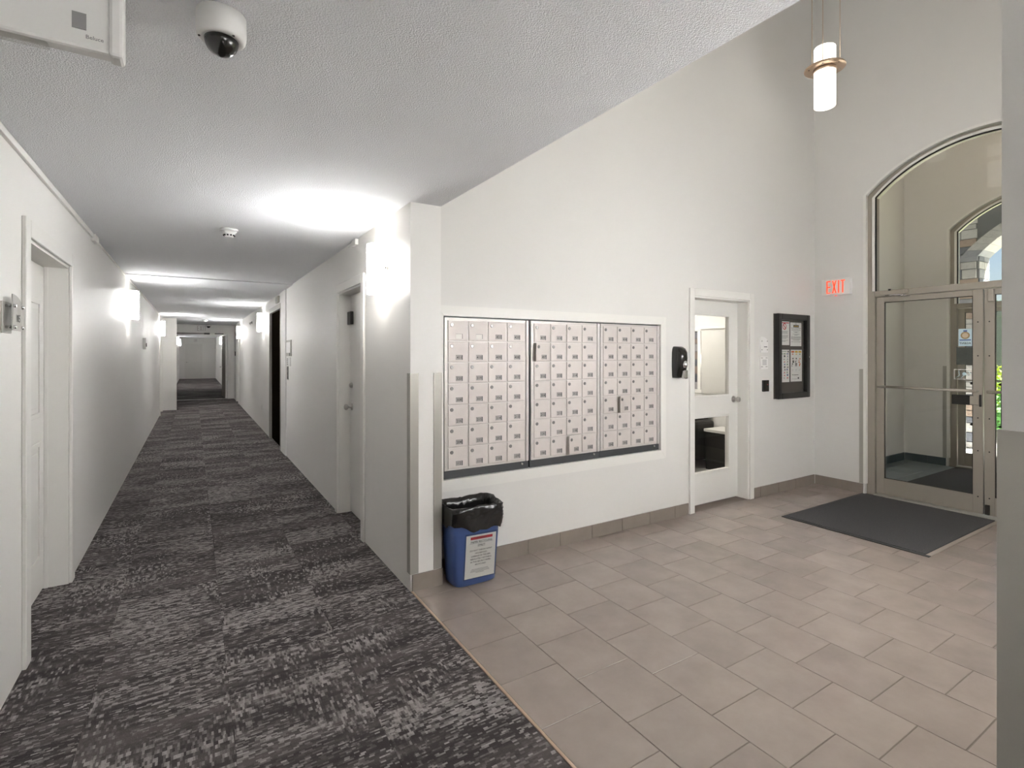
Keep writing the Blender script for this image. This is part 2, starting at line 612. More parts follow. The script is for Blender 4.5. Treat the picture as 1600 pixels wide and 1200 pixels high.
# lobby tiles
TP = 0.3255
_tm = {}


def floor_tile(x0, x1, y0, y1, parent, m, name='floor_tile', z=0.0):
    key = (round(x1 - x0, 4), round(y1 - y0, 4), m.name)
    if key not in _tm:
        b_ = MB(); b_.box(-key[0] / 2, key[0] / 2, -key[1] / 2, key[1] / 2, -0.009, 0, 0.0012)
        o_ = b_.build(name, m, None, (0, 0, 0))
        _tm[key] = o_.data
        bpy.data.objects.remove(o_)
    return put(name, _tm[key], ((x0 + x1) / 2, (y0 + y1) / 2, z), parent)


JG = 0.002
for c in range(16):
    xa = 1.172 + (c * TP if c else 0) - (0.007 if c else 0)
    xb = 1.165 + (c + 1) * TP
    if xa > XE: break
    xb = min(xb, XE + 0.02)
    off = 1.54 + 0.029 * (xa - 2.147) + (0.16 if c % 2 == 0 else 0.0) - 6 * 0.3215
    y = off
    while y < YM:
        lo = YN + 0.0 if xb < XP else YB
        ya, yb = max(y, lo), min(y + 0.3215, YM + 0.01 if xa > XP - 0.2 else YP)
        if yb - ya > 0.02:
            floor_tile(xa + JG, xb - JG, ya + JG, yb - JG, fl_lobby, TILE)
        y += 0.3215
mb = MB(); mb.box(1.1585, 1.1715, YN, YP, -0.004, 0.0035, 0.001)
tag(mb.build('trim_1', STRIP), 'thin bronze metal strip between carpet and lobby tile', 'edge strip', kind='structure')

# corridor walls ----------------------------------------------------
WT = 0.14
mb = MB()
def wall_x(mb, xa, xb, segs, doors, ztop):
    """wall slab between xa,xb; segs solid y ranges; doors (y0,y1,ztop_of_opening)"""
    for (a, b_) in segs: mb.box(xa, xb, a, b_, 0.0, ztop)
    for (a, b_, zt) in doors: mb.box(xa, xb, a, b_, zt, ztop)

D1 = (3.34, 4.36)        # door on the west wall
D1B = (14.98, 15.98)
wall_x(mb, XL - 0.14, XL, [(-4, D1[0]), (D1[1], D1B[0]), (D1B[1], YFD)], [(D1[0], D1[1], 2.06), (D1B[0], D1B[1], 2.06)], CZ + 0.02)
mb.box(XL, -0.39, 16.26, 16.95, 0.0, CZ - 0.013)
mb.box(XL - 0.14, XL, YFD, YEND, 0.0, CZ + 0.02)
struct(mb, 'wall_west', WALLC, 'long cream corridor wall with the white panelled suite door', 'wall')

D2 = (4.13, 4.95)
EL = (8.62, 9.92)
D2B = (17.3, 18.2)
mb = MB()
wall_x(mb, XR, XR + 0.14, [(YM + 0.10, D2[0]), (D2[1], EL[0]), (EL[1], D2B[0]), (D2B[1], YEND)],
       [(D2[0], D2[1], 2.06), (EL[0], EL[1], 2.2), (D2B[0], D2B[1], 2.06)], CZ + 0.02)
mb.box(XR, XP, YP, YM + 0.10, 0.0, CZ + 0.02)
struct(mb, 'wall_east', WALLC, 'cream corridor wall and pier with the elevator and utility door', 'wall')
mb = MB()
mb.box(XR, XP, -4, YN, 0.0, CZ + 0.02)
struct(mb, 'wall_pier', WALLC, 'cream wall end with a steel corner guard close to the viewer', 'wall')
mb = MB(); mb.box(XL - 0.14, XP, -4.12, -4.0, 0, CZ + 0.02)
struct(mb, 'wall_south', WALLC, 'cream wall closing the corridor behind the viewer', 'wall')
mb = MB(); mb.box(XL - 0.14, XR + 0.14, YEND, YEND + 0.12, 0, CZ + 0.02)
struct(mb, 'wall_corridor_end', WALLC, 'grey end wall of the long corridor with the panelled door', 'wall')

# corridor ceiling
mb = MB()
mb.prism([(XL - 0.14, -4.1), (1.41, -4.1), (1.385, 1.0), (XP - 0.002, YP - 0.03), (XP - 0.002, YP + 0.05), (XR + 0.14, YP + 0.1), (XR + 0.14, 7.57), (XL - 0.14, 7.57)], CZ, CZ + 0.2, 'Z')
mb.box(XL - 0.14, XR + 0.14, 7.57, YFD, CZ - 0.012, CZ + 0.2)
mb.box(XL - 0.14, XR + 0.14, YFD, YEND, CZ - 0.012, CZ + 0.2)
struct(mb, 'ceiling_corridor', CEIL, 'white stippled ceiling over the carpeted corridor', 'ceiling')

# lobby shell
NX0, NX1, NZ0, NZ1 = 1.43, 3.524, 0.635, 1.745     # mailbox niche
OD = (3.975, 4.835, 2.035)                        # office door opening
mb = MB()
mb.box(XP - 0.02, NX0, YM, YM + 0.14, 0, LZ)
mb.box(NX0, NX1, YM, YM + 0.14, 0, NZ0)
mb.box(NX0, NX1, YM, YM + 0.14, NZ1, LZ)
mb.box(NX1, OD[0], YM, YM + 0.14, 0, LZ)
mb.box(OD[0], OD[1], YM, YM + 0.14, OD[2], LZ)
mb.box(OD[1], XE + 0.18, YM, YM + 0.14, 0, LZ)
mb.box(NX0 - 0.02, NX1 + 0.02, YM + 0.30, YM + 0.34, NZ0 - 0.02, NZ1 + 0.02)
struct(mb, 'wall_north', WALL, 'tall pale grey lobby wall holding the mailboxes and office door', 'wall')
YC = 1.722
mb = MB()
arch_wall(mb, XE, XE + 0.18, YB - 0.14, YM, 0, LZ, YC, 0.955, 3.17, 0.39)
struct(mb, 'wall_exit', WALL, 'tall grey lobby wall with the arched glass entrance', 'wall')
mb = MB(); mb.box(XP, XE + 0.18, YB - 0.14, YB, 0, LZ)
struct(mb, 'wall_lobby_south', WALL, 'tall lobby wall opposite the mailboxes', 'wall')
mb = MB(); mb.prism([(XP, YB), (1.405, YB), (1.385, 1.0), (XP, YP), (XP - 0.1, YP + 0.2), (XP - 0.12, YB)], CZ + 0.001, LZ, 'Z')
struct(mb, 'wall_bulkhead', WALL, 'upper lobby wall above the corridor ceiling edge', 'wall')
mb = MB(); mb.box(XP - 0.12, XE + 0.18, YB - 0.14, YM + 0.14, LZ, LZ + 0.1)
struct(mb, 'ceiling_lobby', CEIL, 'high white ceiling of the lobby', 'ceiling')

# base tiles along the lobby walls
bb_n = thing('baseboard_north', 'taupe tile baseboard under the mailboxes and beside the office door', 'baseboard', (2.5, YM, 0), kind='structure')
BH = 0.105
_bm = {}


def base_tile(x0, x1, y0, y1, parent, m=BASET, h=BH, z=0.0005):
    b_ = MB(); b_.box(x0, x1, y0, y1, z, h, 0.0015)
    return b_.build('base_tile', m, parent)


xs_ = [1.42, 1.795, 2.117, 2.415, 2.735, 3.066, 3.392, 3.716, 3.903]
for a, b_ in zip(xs_[:-1], xs_[1:]):
    base_tile(a + .002, b_ - .002, YM - 0.011, YM - 0.0005, bb_n)
xs_ = [4.904, 5.02, 5.345, 5.67, 6.058]
for a, b_ in zip(xs_[:-1], xs_[1:]):
    base_tile(a + .002, b_ - .002, YM - 0.011, YM - 0.0005, bb_n)
base_tile(XR + 0.01, XP + 0.009, YP - 0.011, YP - 0.0005, bb_n)
base_tile(XP + 0.0005, XP + 0.011, YP + 0.002, YM - 0.012, bb_n)
bb_e = thing('baseboard_exit', 'taupe tile baseboard at the foot of the exit wall corner', 'baseboard', (XE, 3.0, 0), kind='structure')
for a, b_ in ((2.69, 2.90), (2.90, 3.188)):
    base_tile(XE - 0.011, XE - 0.0005, a + .001, b_ - .001, bb_e)
base_tile(XE - 0.011, XE - 0.0005, 0.19, 0.74, bb_e)

# corner guards
def corner_guard(cx, cy, dx, dy, z0, z1, label, parent_name='corner_guard', w=0.052, t=0.004):
    """L-shaped steel angle on an outside corner at (cx,cy); wings run along +dx and +dy"""
    b_ = MB()
    ox, oy = cx - dx * t, cy - dy * t
    poly = [(ox, oy), (ox + dx * (w + t), oy), (ox + dx * (w + t), oy + dy * t), (ox + dx * t, oy + dy * t), (ox + dx * t, oy + dy * (w + t)), (ox, oy + dy * (w + t))]
    b_.prism(poly, z0, z1, 'Z')
    r = thing('corner_guard', label, 'corner guard', (cx, cy, z0))
    b_.build('angle', STEEL, r)
    return r


corner_guard(XR, YP, 1, 1, 0.108, 1.366, 'grey steel corner guard on the corridor edge of the pier')
corner_guard(XP, YP, -1, 1, 0.108, 1.366, 'grey steel corner guard on the pier edge beside the blue bin')
corner_guard(XR, YN, 1, -1, 0.002, 1.362, 'wide steel corner guard on the wall end close to the viewer', w=0.07, t=0.005)
corner_guard(XE, 2.684, 1, 1, 0.108, 1.325, 'slim steel corner guard beside the glass entrance frame', w=0.045)

# cable trunking along the west wall top
r = thing('cable_trunking', 'slim white cable trunking along the corridor ceiling line', 'cable trunking', (XL, 3, CZ - 0.04))
b_ = MB(); b_.box(XL + 0.0005, XL + 0.018, -1.5, 5.2, CZ - 0.036, CZ - 0.002, 0.002); b_.build('channel', TRIM, r)
b_ = MB(); b_.box(XL + 0.0005, XL + 0.014, 5.36, 14.9, CZ - 0.034, CZ - 0.016, 0.002); b_.build('channel', TRIM, r)
b_ = MB(); b_.box(XL + 0.0005, XL + 0.03, 5.2, 5.36, CZ - 0.06, CZ - 0.002, 0.004); b_.build('junction_box', TRIM, r)
r = thing('door_release_box', 'small white plastic box on the wall above the utility door', 'junction box', (XR - 0.02, 4.32, CZ - 0.06))
b_ = MB(); b_.box(XR - 0.028, XR - 0.0005, 4.26, 4.38, CZ - 0.055, CZ - 0.006, 0.004); b_.build('cover', WHITEP, r)
b_ = MB(); b_.box(XR - 0.012, XR - 0.0005, 4.375, 4.55, CZ - 0.030, CZ - 0.016, 0.002); b_.build('cable_cover', WHITEP, r)


# ------------------------------------------------------------------ doors
def knob_x(parent, x, y, z, side, name='door_knob', m=NICKEL):
    """round knob on a door whose face looks along side*X"""
    b_ = MB()
    b_.lathe([(0.033, 0), (0.033, 0.006), (0.012, 0.010), (0.012, 0.035), (0.022, 0.040), (0.029, 0.052), (0.026, 0.066), (0.012, 0.073)], (x, y, z), 'X', 20)
    if side < 0:
        b_.v = [(2 * x - vx, vy, vz) for vx, vy, vz in b_.v]
    return b_.build(name, m, parent)


def casing_x(parent, x, side, y0, y1, zt, w=0.07, t=0.018):
    """flat door casing on the wall plane X=x; side: direction out of the wall"""
    for (a, c) in ((y0 - w, y0), (y1, y1 + w)):
        b_ = MB(); b_.box(x, x + side * t, a, c, 0.001, zt + w, 0.003); b_.build('casing', TRIM, parent)
    b_ = MB(); b_.box(x, x + side * t, y0, y1, zt, zt + w, 0.003); b_.build('casing', TRIM, parent)


def jamb_x(parent, xa, xb, y0, y1, zt, t=0.02):
    b_ = MB()
    b_.box(xa, xb, y0, y0 + t, 0.001, zt); b_.box(xa, xb, y1 - t, y1, 0.001, zt); b_.box(xa, xb, y0 + t, y1 - t, zt - t, zt)
    b_.build('door_jamb', TRIM, parent)


def raised_panel(parent, axis, d, side, a0, a1, z0, z1, w=0.03, name='raised_panel', arched=False, m=DOORW):
    """moulded panel: frame bead plus a slightly raised field on the plane axis=d"""
    b_ = MB()
    def B(p0, p1, q0, q1, h):
        if axis == 'X': b_.box(d, d + side * h, p0, p1, q0, q1, 0.002)
        else: b_.box(p0, p1, d, d + side * h, q0, q1, 0.002)
    B(a0, a0 + w, z0, z1, 0.008); B(a1 - w, a1, z0, z1, 0.008)
    B(a0 + w, a1 - w, z0, z0 + w, 0.008)
    if arched:
        pts = arc_pts((a0 + a1) / 2, (a1 - a0) / 2, z1 - 0.01, 0.09, 12)
        inn = arc_pts((a0 + a1) / 2, (a1 - a0) / 2 - w, z1 - 0.01, 0.07, 12)
        poly = pts + inn[::-1]
        for i in range(12):
            b_.prism([pts[i], pts[i + 1], inn[i + 1], inn[i]], d, d + side * 0.008, axis)
    else:
        B(a0 + w, a1 - w, z1 - w, z1, 0.008)
    B(a0 + w + 0.03, a1 - w - 0.03, z0 + w + 0.03, z1 - w - 0.03, 0.006)
    return b_.build(name, m, parent)


# door_1: suite door in the west wall
d1 = thing('door_1', 'white moulded suite door set deep in the cream corridor wall', 'door', (XL, 3.85, 0), kind='structure')
casing_x(d1, XL, 1, D1[0] + 0.01, D1[1] - 0.01, 2.055, 0.085)
jamb_x(d1, XL - 0.15, XL, D1[0], D1[1], 2.06)
b_ = MB(); b_.box(XL - 0.165, XL - 0.12, D1[0] + 0.023, D1[1] - 0.026, 0.012, 2.036, 0.002)
leaf = b_.build('door_leaf', DOORW, d1)
raised_panel(leaf, 'X', XL - 0.12, 1, D1[0] + 0.13, D1[1] - 0.13, 0.22, 0.95)
raised_panel(leaf, 'X', XL - 0.12, 1, D1[0] + 0.13, D1[1] - 0.13, 1.10, 1.82)
knob_x(leaf, XL - 0.12, D1[0] + 0.09, 0.98, 1)
b_ = MB(); b_.box(XL - 0.118, XL - 0.10, D1[1] - 0.026, D1[1] - 0.0205, 0.001, 2.04); b_.build('door_stop', TRIM, d1)

# suite number plate beside door_1
r = thing('suite_sign', 'clear acrylic suite number sign on standoffs beside the suite door', 'sign', (XL, 3.05, 1.58))
b_ = MB(); b_.box(XL + 0.0005, XL + 0.006, 2.955, 3.085, 1.578, 1.712, 0.001); b_.build('back_plate', mat('sign_grey', s(186, 184, 179), 0.4, metal=0.3), r)
pts = [(2.985, 1.590), (3.130, 1.590)] + [(2.985 + 0.145 * math.cos(PI / 2 * i / 8), 1.690 + 0.055 * math.sin(PI / 2 * i / 8)) for i in range(9)]
b_ = MB(); b_.prism(pts, XL + 0.028, XL + 0.032, 'X'); fp = b_.build('front_plate', mat('sign_acrylic', s(188, 186, 181), 0.6, spec=0.2), r)
for y_, z_ in ((2.998, 1.695), (3.115, 1.695), (2.998, 1.604), (3.115, 1.604)):
    b_ = MB(); b_.lathe([(0.006, 0.0062), (0.006, 0.028)], (XL, y_, z_), 'X', 10); b_.build('standoff', CHROME, r)
    b_ = MB(); b_.lathe([(0.008, 0.0322), (0.008, 0.038), (0.004, 0.041)], (XL, y_, z_), 'X', 12); b_.build('standoff_cap', CHROME, fp)
b_ = MB(); b_.text('105', (XL + 0.0322, 3.062, 1.628), (0, 1, 0), (0, 0, 1), 0.046); b_.build('suite_number', INK, fp)

# door_2: utility door in the east wall
d2 = thing('door_2', 'plain white utility door with round knob beneath the wall sconce', 'door', (XR, 4.54, 0), kind='structure')
casing_x(d2, XR, -1, D2[0] + 0.01, D2[1] - 0.01, 2.055, 0.075)
jamb_x(d2, XR, XR + 0.15, D2[0], D2[1], 2.06)
b_ = MB(); b_.box(XR + 0.105, XR + 0.15, D2[0] + 0.023, D2[1] - 0.024, 0.012, 2.036, 0.002)
leaf = b_.build('door_leaf', DOORW, d2)
knob_x(leaf, XR + 0.105, D2[1] - 0.085, 0.995, -1)
b_ = MB(); b_.lathe([(0.024, 0), (0.024, -0.012), (0.018, -0.022), (0.010, -0.024)], (XR + 0.105, D2[1] - 0.085, 1.195), 'X', 18); b_.build('deadbolt', NICKEL, leaf)
b_ = MB(); b_.box(XR + 0.075, XR + 0.1045, D2[1] - 0.14, D2[1] - 0.026, 1.76, 1.88, 0.004); tag(b_.build('door_contact', BLACKM, leaf), 'dark square door contact box')
b_ = MB()
for dz in (1.675, 1.635): b_.lathe([(0.005, 0), (0.005, -0.003)], (XR + 0.105, D2[0] + 0.20, dz), 'X', 10)
b_.build('screw_pair', BLACKM, leaf)

# far corridor doors
d3 = thing('door_3', 'white suite door casing near the corridor recess and second sconce', 'door', (XL, 15.5, 0), kind='structure')
casing_x(d3, XL, 1, D1B[0] + 0.01, D1B[1] - 0.01, 2.055, 0.085)
b_ = MB(); b_.box(XL - 0.15, XL - 0.10, D1B[0] + 0.002, D1B[1] - 0.002, 0.012, 2.058); b_.build('door_leaf', DOORW, d3)
d4 = thing('door_4', 'white suite door casing beside the most distant east wall sconce', 'door', (XR, 17.75, 0), kind='structure')
casing_x(d4, XR, -1, D2B[0] + 0.01, D2B[1] - 0.01, 2.055, 0.085)
b_ = MB(); b_.box(XR + 0.10, XR + 0.15, D2B[0] + 0.002, D2B[1] - 0.002, 0.012, 2.058); b_.build('door_leaf', DOORW, d4)
b_ = MB(); b_.box(XR - 0.03, XR - 0.0005, 18.42, 18.52, 1.42, 1.56, 0.003)
tag(b_.build('door_plate', BLACKM), 'small dark plate on the wall past the far suite door', 'wall plate')

# end-of-corridor door
d5 = thing('door_5', 'white two panel door with arched top panel closing the corridor', 'door', (0.02, YEND, 0), kind='structure')
for (a, c) in ((-0.47, -0.40), (0.45, 0.52)):
    b_ = MB(); b_.box(a, c, YEND - 0.02, YEND, 0.001, 2.12, 0.003); b_.build('casing', TRIM, d5)
b_ = MB(); b_.box(-0.40, 0.45, YEND - 0.02, YEND, 2.05, 2.12, 0.003); b_.build('casing', TRIM, d5)
b_ = MB(); b_.box(-0.398, 0.448, YEND - 0.014, YEND - 0.0005, 0.01, 2.048)
leaf = b_.build('door_leaf', DOORW, d5)
raised_panel(leaf, 'Y', YEND - 0.014, -1, -0.28, 0.33, 0.18, 0.78, 0.04)
raised_panel(leaf, 'Y', YEND - 0.014, -1, -0.28, 0.33, 0.92, 1.86, 0.04, arched=True)
b_ = MB(); b_.tube([(-0.33, YEND - 0.06, 0.98), (-0.22, YEND - 0.06, 0.98)], 0.012, 8); b_.lathe([(0.03, 0), (0.03, -0.05)], (-0.33, YEND - 0.014, 0.98), 'Y', 14); b_.build('lever_handle', NICKEL, leaf)

# fire door frame across the corridor
FX0, FX1 = -0.50, 1.0
mb = MB()
mb.box(XL, FX0 + 0.0, YFD, YFD + 0.14, 0, CZ - 0.005)
mb.box(FX1, XR, YFD, YFD + 0.14, 0, CZ - 0.005)
mb.box(FX0, FX1, YFD, YFD + 0.14, 2.14, CZ - 0.005)
struct(mb, 'wall_fire_break', WALLC, 'cream wall with a doorway frame crossing the corridor', 'wall')
d6 = thing('door_6', 'brown fire door held open beyond the corridor doorway', 'door', (FX1, YFD, 0), kind='structure')
b_ = MB(); b_.box(FX0 - 0.06, FX0 + 0.03, YFD - 0.02, YFD + 0.15, 0.001, 2.2, 0.003); b_.build('door_jamb', TRIM, d6)
b_ = MB(); b_.box(FX1 - 0.03, FX1 + 0.06, YFD - 0.02, YFD + 0.15, 0.001, 2.2, 0.003); b_.build('door_jamb', TRIM, d6)
b_ = MB(); b_.box(FX0 + 0.03, FX1 - 0.03, YFD - 0.02, YFD + 0.15, 2.11, 2.2, 0.003); b_.build('door_head', TRIM, d6)
b_ = MB(); b_.prism([(FX1 - 0.085, YFD + 0.16), (FX1 - 0.04, YFD + 0.16), (FX1 - 0.10, YFD + 1.30), (FX1 - 0.145, YFD + 1.30)], 0.012, 2.09, 'Z'); leaf = b_.build('door_leaf', DOORSH, d6)
b_ = MB(); b_.box(FX1 - 0.09, FX1 - 0.035, YFD + 0.151, YFD + 0.1595, 0.012, 2.09); b_.build('door_edge', TRIM, d6)
knob_x(leaf, FX1 - 0.140, YFD + 1.22, 1.02, -1)
b_ = MB(); b_.box(FX0 + 0.05, 0.35, YFD - 0.045, YFD - 0.021, 2.125, 2.15, 0.003); b_.box(0.30, 0.46, YFD - 0.06, YFD - 0.021, 2.11, 2.16, 0.003); b_.build('door_closer', BLACKM, d6)
b_ = MB(); b_.box(0.6, 0.85, YFD - 0.045, YFD - 0.021, 2.125, 2.15, 0.003); b_.build('hold_open_arm', BLACKM, d6)
mb = MB(); mb.box(FX0 + 0.03, FX1 - 0.03, YFD + 0.05, YFD + 0.11, -0.002, 0.012, 0.003)
tag(mb.build('trim_2', NICKEL), 'bright metal threshold strip under the corridor doorway', 'threshold', kind='structure')
mb = MB(); mb.box(-0.395, -0.37, 16.20, 16.255, 0.001, CZ - 0.014, 0.003)
tag(mb.build('trim_3', TRIM), 'white corner bead on the recess edge down the corridor', 'trim', kind='structure')

# elevator
e = thing('elevator', 'dark elevator door in a pale metal frame on the corridor wall', 'elevator', (XR, 9.27, 0), kind='structure')
b_ = MB(); b_.box(XR - 0.016, XR - 0.0005, 8.10, EL[0] - 0.06, 0.001, CZ - 0.013, 0.003); b_.build('surround_panel', WALLC, e)
b_ = MB(); b_.box(XR - 0.018, XR + 0.12, EL[0] - 0.06, EL[0] + 0.01, 0.001, 2.27, 0.003); b_.build('frame_post', STEEL, e)
b_ = MB(); b_.box(XR - 0.018, XR + 0.12, EL[1] - 0.01, EL[1] + 0.06, 0.001, 2.27, 0.003); b_.build('frame_post', STEEL, e)
b_ = MB(); b_.box(XR - 0.018, XR + 0.12, EL[0] + 0.01, EL[1] - 0.01, 2.19, 2.27, 0.003); b_.build('frame_header', STEEL, e)
for (a, c) in ((EL[0] + 0.012, 9.268), (9.272, EL[1] - 0.012)):
    b_ = MB(); b_.box(XR + 0.022, XR + 0.06, a, c, 0.01, 2.188, 0.002); b_.build('sliding_door', DARKD, e)
b_ = MB(); b_.lathe([(0.014, 0), (0.012, -0.012)], (XR + 0.0218, 8.72, 1.52), 'X', 12); b_.build('key_escutcheon', CHROME, e)
r = thing('floor_indicator', 'small floor indicator box above the elevator door', 'floor indicator', (XR - 0.02, 9.05, 2.29))
b_ = MB(); b_.box(XR - 0.03, XR - 0.0005, 8.80, 9.06, 2.295, 2.40, 0.003); b_.build('housing', STEEL, r)
b_ = MB(); b_.box(XR - 0.032, XR - 0.0302, 8.88, 8.98, 2.32, 2.375); b_.build('display', BLACKP, r)

# elevator wall plates
r = thing('framed_notice', 'clear framed notice on the wall beside the elevator', 'notice', (XR, 7.78, 1.47))
b_ = MB(); b_.box(XR - 0.016, XR - 0.0005, 7.62, 8.02, 1.455, 1.68, 0.002); b_.build('backing', STEEL, r)
b_ = MB(); b_.box(XR - 0.018, XR - 0.0165, 7.66, 7.99, 1.50, 1.65); b_.build('paper', PAPER, r)
b_ = MB(); b_.box(XR - 0.020, XR - 0.0185, 7.66, 7.72, 1.46, 1.50); b_.build('corner_clip', BLACKM, r)
r = thing('hall_directory', 'small engraved directory plate below the framed elevator notice', 'sign', (XR, 7.85, 1.32))
b_ = MB(); b_.box(XR - 0.012, XR - 0.0005, 7.70, 7.98, 1.315, 1.435, 0.002); b_.build('plate', WHITEP, r)
b_ = MB()
for k in range(4): b_.box(XR - 0.0135, XR - 0.0121, 7.86, 7.96, 1.328 + k * 0.026, 1.342 + k * 0.026)
b_.build('engraving', GREYINK, r)
r = thing('call_button_panel', 'narrow dark elevator call button strip under the directory plate', 'call panel', (XR, 7.93, 1.12))
b_ = MB(); b_.box(XR - 0.012, XR - 0.0005, 7.90, 7.98, 1.12, 1.31, 0.003); b_.build('plate', STEEL, r)
b_ = MB(); b_.box(XR - 0.014, XR - 0.0121, 7.90, 7.95, 1.13, 1.30); b_.build('button_strip', BLACKM, r)
for dz in (1.18, 1.24):
    b_ = MB(); b_.lathe([(0.012, 0), (0.012, -0.006)], (XR - 0.0142, 7.925, dz), 'X', 12); b_.build('call_button', NICKEL, r)


def outlet_x(x, side, y, z, label, name='power_outlet', cat='outlet', w=0.07, h=0.115):
    r = thing(name, label, cat, (x, y, z))
    b_ = MB(); b_.box(x + side * 0.0005, x + side * 0.006, y - w / 2, y + w / 2, z - h / 2, z + h / 2, 0.002); b_.build('cover_plate', WHITEP, r)
    for dz in (-0.025, 0.025):
        b_ = MB(); b_.box(x + side * 0.006, x + side * 0.009, y - 0.016, y + 0.016, z + dz - 0.014, z + dz + 0.014, 0.002); b_.build('socket', WHITEP, r)
    return r


outlet_x(XR, -1, 11.25, 0.42, 'white power outlet low on the wall past the elevator')
r = thing('pull_station', 'small white and dark fire pull station on the corridor wall', 'pull station', (XL, 10.2, 1.6))
b_ = MB(); b_.box(XL + 0.0005, XL + 0.04, 10.12, 10.24, 1.56, 1.74, 0.004); b_.build('housing', WHITEP, r)
b_ = MB(); b_.box(XL + 0.0402, XL + 0.05, 10.15, 10.21, 1.60, 1.66, 0.003); b_.build('handle', BLACKM, r)
r = thing('wall_hooks', 'pair of tiny metal hooks near the ceiling past the elevator', 'hooks', (XR, 13.4, 2.2))
for y_ in (13.2, 13.6):
    b_ = MB(); b_.lathe([(0.03, 0), (0.03, -0.01), (0.012, -0.03)], (XR - 0.0005, y_, 2.2), 'X', 12); b_.build('hook', NICKEL, r)


# ------------------------------------------------------------------ sconces
def make_sconce():
    """built against a wall plane x=0 facing -x, centred on y=0, z=0 at its middle"""
    r = thing('wall_sconce', 'x', 'wall lamp', (0, 0, 0))
    w, dp, h = 0.105, 0.105, 0.172
    n = 20
    outer = [(-dp * math.sin(PI * i / n) ** 0.8 - 0.012, -w * math.cos(PI * i / n)) for i in range(n + 1)]
    inner = [((-dp + 0.006) * math.sin(PI * i / n) ** 0.8 - 0.012, (-w + 0.006) * math.cos(PI * i / n)) for i in range(n + 1)]
    loop = outer + inner[::-1]
    b_ = MB()
    for i in range(n):
        for cur_, q in ((0, outer), (1, inner)):
            b_.cur = cur_; b_.smooth = True
            b_.quad((q[i][0], q[i][1], -h), (q[i + 1][0], q[i + 1][1], -h), (q[i + 1][0], q[i + 1][1], h), (q[i][0], q[i][1], h))
    b_.smooth = False; b_.cur = 0
    for z in (-h, h):
        for i in range(n):
            b_.quad((outer[i][0], outer[i][1], z), (outer[i + 1][0], outer[i + 1][1], z), (inner[i + 1][0], inner[i + 1][1], z), (inner[i][0], inner[i][1], z))
    b_.build('shade', [SHADE, emit_mat('sconce_glass_inner', s(253, 253, 255), 1.5)], r)
    b_ = MB(); b_.box(-0.012, -0.0005, -0.05, 0.05, -0.06, 0.06, 0.002); b_.box(-0.014, -0.003, -w, w, -0.012, 0.012, 0.001); b_.build('bracket', NICKEL, r)
    for sg in (-1, 1):
        b_ = MB(); b_.lathe([(0.006, 0), (0.006, sg * 0.006)], (-0.022, sg * (w + 0.0005), 0.0), 'Y', 10)
        b_.build('fixing_screw', BLACKM, r)
    b_ = MB(); b_.lathe([(0.012, -0.03), (0.016, 0.0), (0.022, 0.04), (0.016, 0.07), (0.004, 0.08)], (-0.05, 0, -0.03), 'Z', 12)
    b_.build('bulb', emit_mat('bulb_glow', s(255, 244, 226), 12.0), r)
    ld = bpy.data.lights.new('sconce_bulb', 'POINT'); ld.energy = SCONCE_P; ld.color = (1.0, 0.96, 0.91); ld.shadow_soft_size = 0.018
    for zz in (-0.12, 0.12):
        lo = bpy.data.objects.new('bulb_light', ld); COL.objects.link(lo); lo.parent = r; lo.location = (-0.045, 0, zz)
        WORLDLOC[lo] = Vector((-0.05, 0, zz))
    return r


sc0 = make_sconce()
SZ = 2.085
spots = [(XR, 3.60, 0, 'frosted half round wall sconce glowing beside the pier'),
         (XR, 10.92, 0, 'lit frosted sconce just past the dark elevator door'),
         (XR, 16.35, 0, 'small lit sconce beside the far suite door casing'),
         (XL, 7.83, PI, 'lit frosted sconce on the cream wall opposite the elevator side'),
         (XL, 14.75, PI, 'lit sconce beside the corridor recess and door casing'),
         (XR, 27.0, 0, 'tiny lit sconce beyond the doorway on the elevator side'),
         (XL, 28.4, PI, 'tiny lit sconce just inside the corridor doorway jamb'),
         (XL, 33.0, PI, 'tiny lit sconce next to the end door'),
         (XR, -0.75, 0, 'added fill sconce on the wall behind the viewer'),  # extra lamp out of view, added to brighten the near corridor
         (XR, -2.9, 0, 'added fill sconce at the closed corridor end behind the viewer')]  # likewise added unseen, for fill light
for i, (x, y, rz, lab) in enumerate(spots):
    o = sc0 if i == 0 else copy_tree(sc0)
    o.location = (x, y, SZ); o.rotation_euler = (0, 0, rz)
    tag(o, lab, 'wall lamp', 'wall sconces along the corridor')
lob_fill = emit_mat('lobby_fill_glass', s(252, 253, 255), LOBBY_FILL_E, -0.045, 0.03, s(255, 250, 240), 3.0, 0)
for x, lab in ((2.3, 'first'), (2.95, 'second'), (3.6, 'third'), (4.25, 'last')):  # unseen lamps added for fill light on the mailbox wall
    o = copy_tree(sc0)
    o.location = (x, YB, 1.78); o.rotation_euler = (0, 0, -PI / 2)
    tag(o, 'added unseen sconce on the lobby wall opposite the mailboxes, %s from the pier' % lab, 'wall lamp', 'added fill sconces in the lobby')
    for ch in o.children:
        if ch.name.startswith('shade'):
            ch.data = ch.data.copy(); ch.data.materials[0] = lob_fill


